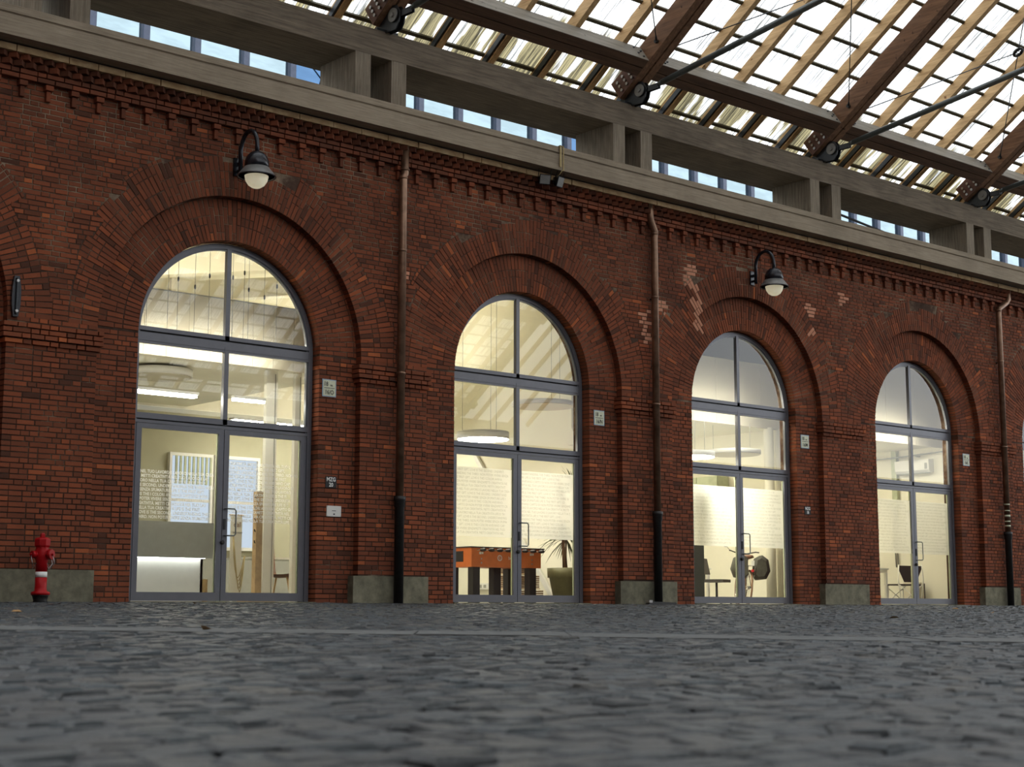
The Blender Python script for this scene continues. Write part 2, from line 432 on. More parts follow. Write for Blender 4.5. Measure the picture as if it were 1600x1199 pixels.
def course(intervals, z0, h, yf, deep, kind='brick', off=0.0, both=False):
    """lay bricks in x intervals; the end bricks are deep so the reveals show brick"""
    for (a, b) in intervals:
        if b-a < 0.03: continue
        x = a; first = True; nxt = off > 0.5
        while x < b-0.02:
            L = 0.125 if nxt else random.choice((0.25, 0.25, 0.19))
            nxt = not nxt if random.random() < 0.75 else nxt
            e = min(b, x+L)
            if b-e < 0.05: e = b
            g = 0.0072
            yb = yf+(deep if (first or e >= b) else 0.035)
            recs.append((kind, (x+e)/2, z0+h/2, e-x-2*g*(0 if first else 1) - (0 if e >= b else 0), h-0.015, 0.0, yf+random.uniform(-0.004, 0.003), yb, tint_at((x+e)/2, z0)))
            x = e; first = False
def cut(ivs, a, b):
    out = []
    for (p, q) in ivs:
        if b <= p or a >= q: out.append((p, q)); continue
        if a > p: out.append((p, a))
        if b < q: out.append((b, q))
    return out
z = 0.0; k = 0
while z < 6.88:
    zc = z+CO/2
    if not (3.36 < z < 3.63):
        iv = [(XL, XR)]
        for xc in BAYS:
            if zc < S1: iv = cut(iv, xc-R1, xc+R1)
            elif zc < S1+2.9: iv = cut(iv, xc-half_at(xc, zc, -1), xc+half_at(xc, zc, 1))
        if zc < 0.41: iv = []
        course(iv, z, CO, 0.0, 0.13, off=random.random())
    # inner jambs
    if zc < S2:
        iv = []
        for xc in BAYS: iv += [(xc-R1-0.02, xc-RI), (xc+RI, xc+R1+0.02)]
        course(iv, z, CO, Y2, 0.20, off=random.random())
    z += CO; k += 1
# impost bands
for (z0, n, pr) in ((3.345, 1, 0.035), (3.417, 3, 0.065)):
    for j in range(n):
        iv = [(PIERS[i]-0.64+0.0-pr, PIERS[i]+0.64+pr) for i in range(1, len(PIERS)-1)]
        course(iv, z0+j*CO, CO, -pr+(0.012 if (n == 3 and j == 1) else 0), 0.13+pr, off=j % 2)
# voussoirs
def ring(xc, s, r0, r1, n, y, deep):
    for k in range(n):
        a0 = math.pi*k/n; a1 = math.pi*(k+1)/n; am = (a0+a1)/2
        r = r0
        if y < 0.1: r1 = rext(xc, am)-0.012
        pat = random.choice(([0.25, 0.125, 0.25, 0.25], [0.125, 0.25, 0.25, 0.25], [0.25, 0.25, 0.125, 0.25]))+[0.25]
        for j, L in enumerate(pat):
            e = min(r1, r+L)
            if r1-e < 0.05: e = r1
            if e-r < 0.02: break
            rm = (r+e)/2; cx, cz = xc+rm*math.cos(am), s+rm*math.sin(am)
            if cz < 3.64 and y < 0.1: r = e; continue
            th = (a1-a0)*rm-0.014
            g = 0.0072/rm
            q = [(r+0.002, a0+g), (e-0.007, a0+g), (e-0.007, a1-g), (r+0.002, a1-g)]
            quad = [(xc+rr*math.cos(aa), s+rr*math.sin(aa)) for rr, aa in q]
            recs.append(('voussoir', cx, cz, e-r-0.01, th, am, y+random.uniform(-0.004, 0.004), y+(deep if j == 0 else 0.035), tint_at(cx, cz), quad))
            r = e
for xc in BAYS:
    ring(xc, S1, R1, REXT-0.02, 104, 0.0, 0.13)
    ring(xc, S2, RI, R1+0.06, 80, Y2, 0.20)
# neighbouring outer rings meet on the pier axis: keep only the bricks on their own side
def own_side(r):
    if r[0] != 'voussoir' or r[6] > 0.05: return True
    xc = min(BAYS, key=lambda b: abs(b-r[1])); q = r[9]
    cxq = min(BAYS, key=lambda b: abs(math.hypot(r[1]-b, r[2]-S1)-0) if False else abs(b-r[1]))
    return True
def brick_geo(mb, quad, yf, yb, tint, inset=0.004):
    cx = sum(p[0] for p in quad)/4; cz = sum(p[1] for p in quad)/4
    k = len(mb.v); fr = []
    for x, zz in quad:
        dx, dz = cx-x, cz-zz; L = math.hypot(dx, dz); ii = inset*random.uniform(0.6, 2.2)/L
        fr.append((x+dx*ii, yf, zz+dz*ii))
    mb.v += fr+[(x, yf+0.005, zz) for x, zz in quad]+[(x, yb, zz) for x, zz in quad]
    mb.face([k, k+1, k+2, k+3], tint)
    for i in range(4):
        j = (i+1) % 4
        mb.face([k+i, k+4+i, k+4+j, k+j], tint); mb.face([k+4+i, k+8+i, k+8+j, k+4+j], tint)
def rect_quad(cx, cz, w, h): return [(cx-w/2, cz-h/2), (cx+w/2, cz-h/2), (cx+w/2, cz+h/2), (cx-w/2, cz+h/2)]
unit = {}
def unit_brick(t, kind):
    tq = 0.95 if t > 0.95 else min(0.86, round(t*12)/12)
    if t > 0.95: tq = 1.0
    v = random.randrange(2); key = (tq, v, kind)
    if key not in unit:
        m = MB(); w = 0.235 if kind == 'brick' else 0.235; h = 0.0585
        brick_geo(m, rect_quad(0, 0, w, h), 0, 0.035, tq, 0.004); unit[key] = m.mesh(kind, M['brick'])
    return unit[key]
chosen = {}
for kind in ('brick', 'voussoir'):
    c = []
    for i, r in enumerate(recs):
        if r[0] == kind:
            d = in_view(r[1], r[6], r[2], 5)
            if d and abs(r[1]) < 6 and (kind == 'brick' or r[1] > -3.3): c.append((d, i))
    c.sort(); chosen[kind] = {i for d, i in c[:300]}
MBs = {'brick': MB(), 'voussoir': MB()}
for i, r in enumerate(recs):
    kind, cx, cz, w, h, ang, yf, yb, t = r[:9]
    if kind == 'voussoir' and yf < 0.05:
        xc0 = min(BAYS, key=lambda b: abs(b-cx))
        # bricks that cross the pier axis into the neighbouring ring are left to that ring
        rr = math.hypot(cx-xc0, cz-S1)
        qx = r[9]; mx = [math.hypot(px-xc0, pz-S1) for px, pz in qx]
        if rr < R1-0.01 or (max(mx)-min(mx)) < 0.06 and False: continue
    if i in chosen[kind]:
        o = link(kind, unit_brick(t, kind), wall, (cx, yf, cz)); o.rotation_euler = (0, -ang, 0)
        o.scale = (w/0.235, (yb-yf)/0.035, h/0.0585)
    else:
        brick_geo(MBs[kind], r[9] if len(r) > 9 else rect_quad(cx, cz, w, h), yf, yb, t)
MBs['brick'].build('brickwork', M['brick'], wall, kind='stuff')
MBs['voussoir'].build('arch_brickwork', M['brick'], wall, kind='stuff')

# plinth stones at the pier feet
for i, p in enumerate(PIERS[1:-1]):
    m = MB(); x0, x1 = p-0.72, p+0.70
    if i == 0: m.extr([(-8.4, -0.04), (-5.62-R1, -0.04), (-5.62-R1, 0.40), (-8.4, 0.40)], -0.012, 0.2)
    m = MB() if i else m
    if i == 0:
        m = MB(); m.box(-3.45, -2.10, -0.015, 0.2, -0.04, 0.425)
    else: m.box(x0, x1, -0.015, 0.2, -0.04, 0.405+0.01*(i % 2))
    m.build('plinth_stone', M['plinth'], wall)
# dentil corbels
md = MB()
brick_geo(md, rect_quad(0, 0.185, 0.115, 0.07), -0.09, 0.02, 0.4); brick_geo(md, rect_quad(0, 0.075, 0.062, 0.14), -0.055, 0.02, 0.4)
dm = [md.mesh('dentil', M['brick'])]
for tt in (0.3, 0.52):
    q = MB(); brick_geo(q, rect_quad(0, 0.185, 0.115, 0.07), -0.09, 0.02, tt); brick_geo(q, rect_quad(0, 0.075, 0.062, 0.14), -0.055, 0.02, tt-0.05); dm.append(q.mesh('dentil', M['brick']))
x = -8.9
while x < XR-0.1:
    link('dentil', random.choice(dm), wall, (x, 0, 6.655)); x += 0.366
# cornice above the dentils
mc = MB()
for j, (z0, yf) in enumerate(((6.885, -0.09), (6.957, -0.10))):
    x = XL
    while x < XR:
        L = random.choice((0.25, 0.125, 0.25)); brick_geo(mc, rect_quad(x+L/2, z0+CO/2, L-0.012, CO-0.012), yf+random.uniform(-0.004, 0.004), 0.02, random.uniform(0.15, 0.5)); x += L
for j, z0 in enumerate((7.03, 7.12)):
    x = XL+0.08*j
    while x < XR:
        a = math.radians(45+random.uniform(-4, 4)); c, s = math.cos(a), math.sin(a)
        mc.obox((x, -0.10-0.02*j, z0+0.043), (0.055*c, 0.055*s, 0), (-0.055*s, 0.055*c, 0), (0, 0, 0.038), random.uniform(0.1, 0.45)); x += 0.165
mc.box(XL, XR, -0.085, 0.03, 7.03, 7.215, 0.1)
mc.build('cornice_brickwork', M['brick'], wall, kind='stuff')
x = XL; k = 0
while x < XR:
    L = random.uniform(0.38, 0.8); m = MB(); d = random.uniform(-0.008, 0.008)
    m.box(x, min(XR, x+L)-0.012, -0.205+d, 0.02, 7.200+d*0.3, 7.288); m.build('cornice_slab', M['limestone'], wall)
    x += L
box('wall_core', (XL, XR, 0.06, 0.54, 6.75, 7.30), M['mortar'], wall)
# end returns
box('return_wall', (XL-0.3, XL, 0.0, 6.5, -0.05, 7.3), M['mortar'], wall); box('return_wall', (XR, XR+0.3, 0.0, 6.5, -0.05, 7.3), M['mortar'], wall)

# ------------------------------------------------------------------ concrete beams and pillars
tr1 = link('trim_1', None, None, None, kind='structure', label='lower concrete gutter beam along the top of the brick wall')
m = MB()
prof = [(-0.45, 7.31), (-0.45, 7.575), (-0.425, 7.59), (-0.425, 7.605), (-0.45, 7.62), (-0.45, 7.72), (-0.30, 7.72), (-0.28, 7.66), (1.25, 7.66), (1.25, 7.31)]
k = len(m.v); n = len(prof)
for X in (-12.0, 40.0): m.v += [(X, y, zz) for y, zz in prof]
for i in range(n):
    j = (i+1) % n; m.face([i, j, n+j, n+i])
m.face(list(range(n))[::-1]); m.face(list(range(n, 2*n)))
m.build('gutter_beam', M['beam'], tr1)
m = MB()
x = -9.0
pth = [(-9, -0.20, 7.303)]
while x < 26: x += 0.37; pth.append((x, -0.205+random.uniform(-.006, .006), 7.303-random.uniform(0, 0.012)))
m.tube(pth, 0.006, 5); m.build('cable', M['black'], tr1)
tr2 = link('trim_2', None, None, None, kind='structure', label='upper board marked concrete beam carried on paired short pillars')
box('concrete_slab', (-12, 40, 0.30, 1.48, 8.74, 9.19), M['slab'], tr2)
pm = {}
for p in [-8.46, -2.84]+[2.69, 8.43, 14.12, 19.79, 25.4, 31.0]:
    for s in (-1, 1):
        box('pillar', (p+s*0.355-0.15, p+s*0.355+0.15, 0.30, 1.30, 7.62, 8.745), M['pillar'], tr2)
fr_ = box('flat_roof', (-12, 44, 1.25, 12.0, 7.30, 7.55), M['slabdark'], tr1)
# cables sagging through the slot
m = MB(); m.tube([(-2.3+0.6*i, 0.25, 7.80-0.10*math.sin(math.pi*i/16)-0.0*i) for i in range(17)], 0.010, 5)
m.tube([(-2.2+0.6*i, 0.30, 7.86-0.16*math.sin(math.pi*i/14)) for i in range(15)], 0.008, 5); m.build('cable', M['black'], tr1)
m = MB(); m.tube([(14.6+0.5*i, 1.2, 8.62-0.045*i) for i in range(10)], 0.03, 6); m.build('conduit', M['steel'], tr2)

# ------------------------------------------------------------------ the roof
roof = link('ceiling', None, None, None, kind='structure', label='pitched timber roof with translucent sheets over the covered street')
SL = 0.69; YR = -19.5     # ridge
cs, sn = math.cos(ANG), math.sin(ANG)
def rp(y, a): return a-SL*y
def slope_beam(mb, x0, x1, ylo, yhi, a, depth, far=False, tint=0.5):
    """beam along the slope; a = height of its lower edge at y=0, depth square to the slope"""
    def pt(y, d):
        if far: return (2*YR-y-sn*d, a-SL*y+cs*d)
        return (y+sn*d, a-SL*y+cs*d)
    A = [pt(ylo, 0), pt(yhi, 0), pt(yhi, depth), pt(ylo, depth)]
    ring0 = [(x0, p[0], p[1]) for p in A]; ring1 = [(x1, p[0], p[1]) for p in A]
    mb.hexa(ring0, ring1, tint)
# slope normal (up) is (0, -(-sn)...): pieces are offset square to the slope
MAINX = [-8.43, -2.81, 2.82, 8.46, 14.12, 19.72, 25.3, 31.0, 36.6]
for X in MAINX:
    raf = None
    for k, (a, b) in enumerate(((-0.18, -0.02), (0.02, 0.18))):
        m = MB(); slope_beam(m, X+a, X+b, 0.48, YR, 9.66, 0.40)
        o = m.build('main_rafter', M['glulam'], roof)
        if k == 0: raf = o
    # bolted connection near the wall: three by three bolts
    mb_ = MB(); slope_beam(mb_, X-0.186, X-0.179, 0.46, 0.02, 9.66, 0.36); pl = mb_.build('splice_plate', M['redplate'], raf)
    m = MB()
    for i in range(3):
        for j in range(3):
            y = 0.36-0.13*i; d = 0.07+0.10*j
            m.lathe([(0.030, 0), (0.030, 0.010), (0.018, 0.012), (0.018, 0.03)], (X-0.188-0.03, y+sn*d, 9.66-SL*y+cs*d), 8, 'x')
    m.build('bolt', M['bolt'], raf)
# far slope mains and the rest of the far slope: seen only mirrored in the glass
mf = MB(); ms = MB(); mbt = MB(); mpf = MB()
FARX = [X for X in MAINX]
for X in FARX:
    slope_beam(mf, X-0.18, X+0.18, 0.48, YR, 9.66, 0.40, True)
    for o_ in (0.33, 1.48, 2.64, 3.82, 5.0): slope_beam(ms, X+o_-0.03, X+o_+0.08, 1.3, YR, 10.12, 0.2, True)
for X in FARX[9:]: slope_beam(mf, X-0.18, X+0.18, 0.48, YR, 9.66, 0.40)
mf.build('far_rafters', M['glulam'], roof, kind='stuff'); ms.build('far_pine_rafters', M['pine'], roof, kind='stuff')
# longitudinal purlins: paired timbers between the mains
def purlin(yc, X0, X1, single=True, far=False):
    out = []
    for (d0, w) in ((0.0, 0.17), (0.19, 0.17)):
        m = MB()
        ylo, yhi = yc+cs*(d0+w), yc+cs*d0
        slope_beam(m, X0, X1, ylo, yhi, 9.66, 0.36, far)
        out.append(m)
    return out
def in_range(X0, X1): return X0 < 28
for i, (X0, X1) in enumerate(zip(MAINX, MAINX[1:])):
    for j, m in enumerate(purlin(-0.28, X0+0.18, X1-0.18)):
        o = m.build('purlin', M['purlin'], roof)
        if j == 0:
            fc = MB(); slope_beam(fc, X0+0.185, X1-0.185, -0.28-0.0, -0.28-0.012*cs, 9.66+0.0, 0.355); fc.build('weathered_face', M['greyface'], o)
            b = MB()
            for e, s in ((X0+0.18, 1), (X1-0.18, -1)):
                for q in ((0.10, 0.08), (0.20, 0.15), (0.10, 0.23), (0.24, 0.29)):
                    y = -0.28+sn*q[1]; zz = 9.66+SL*0.28+cs*q[1]
                    b.lathe([(0.022, 0), (0.022, -0.02), (0.012, -0.022), (0.012, -0.04)], (e+s*q[0], y-0.002, zz), 6, 'y')
            b.build('bolt', M['steel'], o)
mpp = MB()
for yc in (-5.4, -10.5, -15.6):
    for X0, X1 in zip(MAINX, MAINX[1:]):
        for m in purlin(yc, X0+0.18, X1-0.18): mpp.v, mpp.f, mpp.t, mpp.smooth = mpp.v+m.v, mpp.f+[[q+len(mpp.v) for q in f] for f in m.f], mpp.t+m.t, mpp.smooth+m.smooth
mpp.build('upper_purlins', M['purlin'], roof, kind='stuff')
mpf = MB()
for yc in (-0.28, -5.4, -10.5, -15.6):
    slope_beam(mpf, -8, 37, yc+0.3, yc, 9.66, 0.36, True)
mpf.build('far_purlins', M['purlin'], roof, kind='stuff')
# light pine rafters
for X in MAINX[:-1]:
    for o_ in (0.33, 1.48, 2.64, 3.82, 5.0):
        m = MB(); slope_beam(m, X+o_-0.01, X+o_+0.11, 1.30, YR, 10.10, 0.225); pr = m.build('pine_rafter', M['pine'], roof)
        if X < 26:
            m = MB(); slope_beam(m, X+o_-0.055, X+o_-0.01, 1.05, 0.35, 10.14, 0.10); m.build('eaves_bracket', M['steel'], pr)
# battens
ys = [-1.13-0.54*k for k in range(-4, 34)]
mfar = MB(); mnear = MB()
for k, y in enumerate(ys):
    if k == 1: continue
    if y < YR: break
    slope_beam(mfar, -8, 37, y+0.025, y-0.025, 10.35, 0.05, True)
    if k < 18:
        for i, (X0, X1) in enumerate(zip(MAINX[:8], MAINX[1:8])):
            m = MB(); slope_beam(m, X0, X1, y+0.028, y-0.028, 10.345, 0.05)
            m.build('batten', M['batten'], roof)
    else: slope_beam(mnear, -8.4, 36, y+0.028, y-0.028, 10.345, 0.05)
mfar.build('far_battens', M['batten'], roof, kind='stuff'); mnear.build('upper_battens', M['batten'], roof, kind='stuff')
# translucent sheets, one run between each pair of pine rafters (shallow ribs)
def sheet(X0, X1, far=False):
    m = MB(); n = max(2, int(round((X1-X0)/0.19)))*2; yl = 1.42
    row = []
    for i in range(n+1):
        x = X0+(X1-X0)*i/n; d = 0.018 if i % 2 else 0.0
        for y in (yl, YR):
            yy = 2*YR-y if far else y
            m.v.append((x, yy, 10.42-SL*y+d))
    for i in range(n): m.face([2*i, 2*i+2, 2*i+3, 2*i+1])
    return m
for X in MAINX[:-1]:
    for a, b in ((0.38, 1.53), (1.53, 2.69), (2.69, 3.87), (3.87, 5.05), (5.05, 6.0)):
        sheet(X+a, X+b).build('roof_sheet', M['sheet'], roof)
mfs = MB()
m = sheet(-8, 37.4, True); m.build('far_roof_sheet', M['sheet'], roof, kind='stuff')
# ridge cap
box('ridge_beam', (-8.4, 37, YR-0.2, YR+0.2, rp(YR, 9.5), rp(YR, 10.2)), M['glulam'], roof)
# steel shoes, tie rods, bracing rings and cables
for i, X in enumerate(MAINX[:7]):
    sh = MB()
    for s in (-0.06, 0.04):
        prof = [(0.02, 9.16), (0.60, 9.19), (0.62, 9.32), (0.38, 9.44), (0.16, 9.60), (0.0, 9.56), (-0.10, 9.42), (-0.06, 9.26)]
        k = len(sh.v); n = len(prof); sh.v += [(X+s, y, zz) for y, zz in prof]+[(X+s+0.02, y, zz) for y, zz in prof]
        sh.face([k+q for q in range(n)]); sh.face([k+n+q for q in range(n)][::-1])
        for q in range(n): j = (q+1) % n; sh.face([k+q, k+n+q, k+n+j, k+j])
    sh.box(X-0.22, X+0.20, 0.30, 0.72, 9.19, 9.23)
    shoe = sh.build('steel_shoe', M['steel'], roof)
    m = MB(); m.lathe([(0.115, -0.10), (0.115, -0.075)], (X, 0.06, 9.40), 28, 'x'); m.lathe([(0.04, -0.125), (0.04, 0.10)], (X, 0.06, 9.40), 12, 'x')
    m.build('hinge_pin', M['lampgrey'], shoe)
    tr = MB(); p0 = Vector((X, -0.10, 9.405)); d = Vector((0, -1, 0.128)).normalized()
    tr.tube([p0+d*0.34, p0+d*9.3], 0.056, 14); tr.tube([p0+d*0.20, p0+d*0.36], 0.030, 10, r1=0.056)
    rod = tr.build('tie_rod', M['tube'], roof)
    m = MB()
    for s in (-0.035, 0.02): m.box(X+s, X+s+0.018, -0.36, 0.06, 9.355, 9.455)
    m.build('fork', M['steel'], rod)
    m = MB(); m.tube([p0+d*9.3, (X, -9.2, 16.2)], 0.05, 10); m.build('strut', M['tube'], roof)
for X0, X1 in zip(MAINX[:7], MAINX[1:8]):
    c = Vector(((X0+X1)/2, -2.62, 11.45)); ur = Vector((0, -cs, sn)); xr = Vector((1, 0, 0)); nr = xr.cross(ur)
    m = MB(); R = 0.095
    m.tube([c+(xr*math.cos(t)+ur*math.sin(t))*R for t in [2*math.pi*q/24 for q in range(24)]], 0.032, 8, close=True)
    rg = m.build('bracing_ring', M['iron'], roof)
    lo1, lo2 = Vector((X0+0.20, -0.50, 10.14)), Vector((X1-0.20, -0.50, 10.16))
    for e in (lo1, lo2, c+(c-lo1)*1.05, c+(c-lo2)*1.25):
        m = MB(); dv = (e-c).normalized(); m.tube([c+dv*0.03, e], 0.011, 6); m.build('bracing_cable', M['steel'], roof)
    for e, s in ((lo1, -1), (lo2, 1)):
        m = MB(); m.tube([e+Vector((s*0.03, 0, 0)), e+Vector((-s*0.035, 0, 0))], 0.038, 12); dv = (c-e).normalized(); m.tube([e+dv*0.02, e+dv*0.14], 0.026, 8, r1=0.015)
        m.build('cable_clamp', M['steel'], roof)

# ------------------------------------------------------------------ opposite side of the street (seen in reflections only)
opp = link('wall_opposite', None, None, None, kind='structure', label='plain brick wall across the covered street')
m = MB(); m.box(-17, 84, -40.2, -39.6, -0.9, 8.2); m.build('wall_face', M['oppbrick'], opp)
box('opposite_beam', (-17, 40, -40.2, -39.3, 8.5, 9.2), M['slab'], opp)

lft = link('wall_left', None, None, None, kind='structure', label='end wall of the covered street, left of the camera')
box('gable_wall', (-17.5, -17.0, -40, 0.3, -0.9, 24), M['oppbrick'], lft)  # unseen wall added to darken the left side

# ------------------------------------------------------------------ ground: stone setts
floor = link('floor', None, None, None, kind='structure', label='grey stone sett paving sloping gently towards the brick wall')
m = MB()
m.poly([(-40, -41, gz(-41)-0.018), (85, -41, gz(-41)-0.018), (85, 0.3, gz(0.3)-0.018), (-40, 0.3, gz(0.3)-0.018)]); m.build('joint_bed', M['joint'], floor)
ga, gb = Vector((-7.75, -10.45)), Vector((-3.05, -14.35)); gd = (gb-ga).normalized(); gn = Vector((-gd.y, gd.x))
def near_guide(x, y): return abs((Vector((x, y))-ga).dot(gn)) < 0.39
setts = []
y = -0.02
while y > -19.2:
    dd = 0.095+random.uniform(-0.010, 0.010)
    yc = y-dd/2
    xs = []
    for px in (-420, 2000):
        v = R2*((px-800)/2441)+F_; t = (yc-CAM_POS.y)/v.y; xs.append(CAM_POS.x+v.x*t)
    x = min(xs)-0.4+random.uniform(0, 0.2); xe = max(xs)+0.4
    while x < xe:
        w = random.uniform(0.08, 0.17)
        if not near_guide(x+w/2, yc): setts.append((x, y, w, dd))
        x += w
    y -= dd
def sett_geo(mb, w, d, t, h):
    tx, ty = random.gauss(0, 0.03), random.gauss(0, 0.045)
    g = 0.004
    base = [(-w/2+g, -d/2+g), (w/2-g, -d/2+g), (w/2-g, d/2-g), (-w/2+g, d/2-g)]
    k = len(mb.v)
    lv = ((1.0, -0.02), (0.985, h-0.008), (0.84, h))
    for s, zz in lv:
        for (px, py) in base: mb.v.append((px*s+random.uniform(-.004, .004), py*s+random.uniform(-.003, .003), zz+(px*tx+py*ty if zz > 0 else 0)))
    for a in range(2):
        for i in range(4):
            j = (i+1) % 4; mb.face([k+4*a+i, k+4*a+j, k+4*a+4+j, k+4*a+4+i], t)
    mb.face([k+8, k+9, k+10, k+11], t)
order = sorted(range(len(setts)), key=lambda i: (Vector((setts[i][0], setts[i][1]))-CAM_POS.xy).length)
single = set(i for i in order if in_view(setts[i][0], setts[i][1], gz(setts[i][1]), 30))
sel = []
for i in order:
    if i in single: sel.append(i)
    if len(sel) == 300: break
sel = set(sel); variants = []
for k in range(16):
    m = MB(); sett_geo(m, 0.125, 0.095, random.choice((0.2, 0.35, 0.5, 0.6, 0.75, 0.9)), 0.006); variants.append(m.mesh('sett', M['sett']))
big = MB()
def pick_t():
    r = random.random(); return 0.97 if r > 0.985 else 0.9 if r > 0.92 else random.uniform(0.1, 0.78)
for i, (x, y, w, d) in enumerate(setts):
    xc, yc = x+w/2, y-d/2; zc = gz(yc)+random.gauss(0, 0.0035)
    if i in sel:
        o = link('sett', random.choice(variants), floor, (xc, yc, zc)); o.scale = (w/0.125, d/0.095, 1)
    else:
        k = len(big.v); sett_geo(big, w, d, pick_t(), 0.006)
        for q in range(k, len(big.v)): a = big.v[q]; big.v[q] = (a[0]+xc, a[1]+yc, a[2]+zc)
big.build('sett_paving', M['sett'], floor, kind='stuff')
# guide stones
L0 = -3.0
while L0 < 12:
    L = random.uniform(0.85, 1.1); a = ga+gd*L0; b = ga+gd*(L0+L-0.015); m = MB()
    q = [a-gn*0.36, b-gn*0.36, b+gn*0.36, a+gn*0.36]; r = [p.lerp((a+b)/2, 0.01) for p in q]
    h = random.uniform(0.008, 0.014)
    m.hexa([(p.x, p.y, gz(p.y)-0.03) for p in q], [(p.x, p.y, gz(p.y)+h) for p in q])
    m.build('guide_stone', M['guide'], floor)
    L0 += L

# ------------------------------------------------------------------ windows and doors
def arc_pts(xc, s, r, a0, a1, n): return [(xc+r*math.cos(a0+(a1-a0)*i/n), s+r*math.sin(a0+(a1-a0)*i/n)) for i in range(n+1)]
PHR = ['METTI CREATIVITÀ NEL TUO LAVORO E LAVORO NELLA TUA', 'CREATIVITÀ. METTI CREATIVITÀ NEL TUO LAVORO E LAVORO', 'NELLA TUA CREATIVITÀ LIFE IS THE FIRST GIFT, LOVE IS',
       'THE SECOND, UNDERSTANDING THE THIRD. NON POTER VIVERE', 'SENZA SFUMATURE LIFE IS THE FIRST GIFT, LOVE IS THE', 'I COLORI AVEVANO CAPITO DI NON POTER VIVERE SENZA']
def phrase(n, w, off):
    s = ' '.join(PHR)*3; out = []
    p = off*17
    for i in range(n): out.append(s[p:p+w]); p += w+7*((i*3+off) % 4); p %= 300
    return '\n'.join(out)
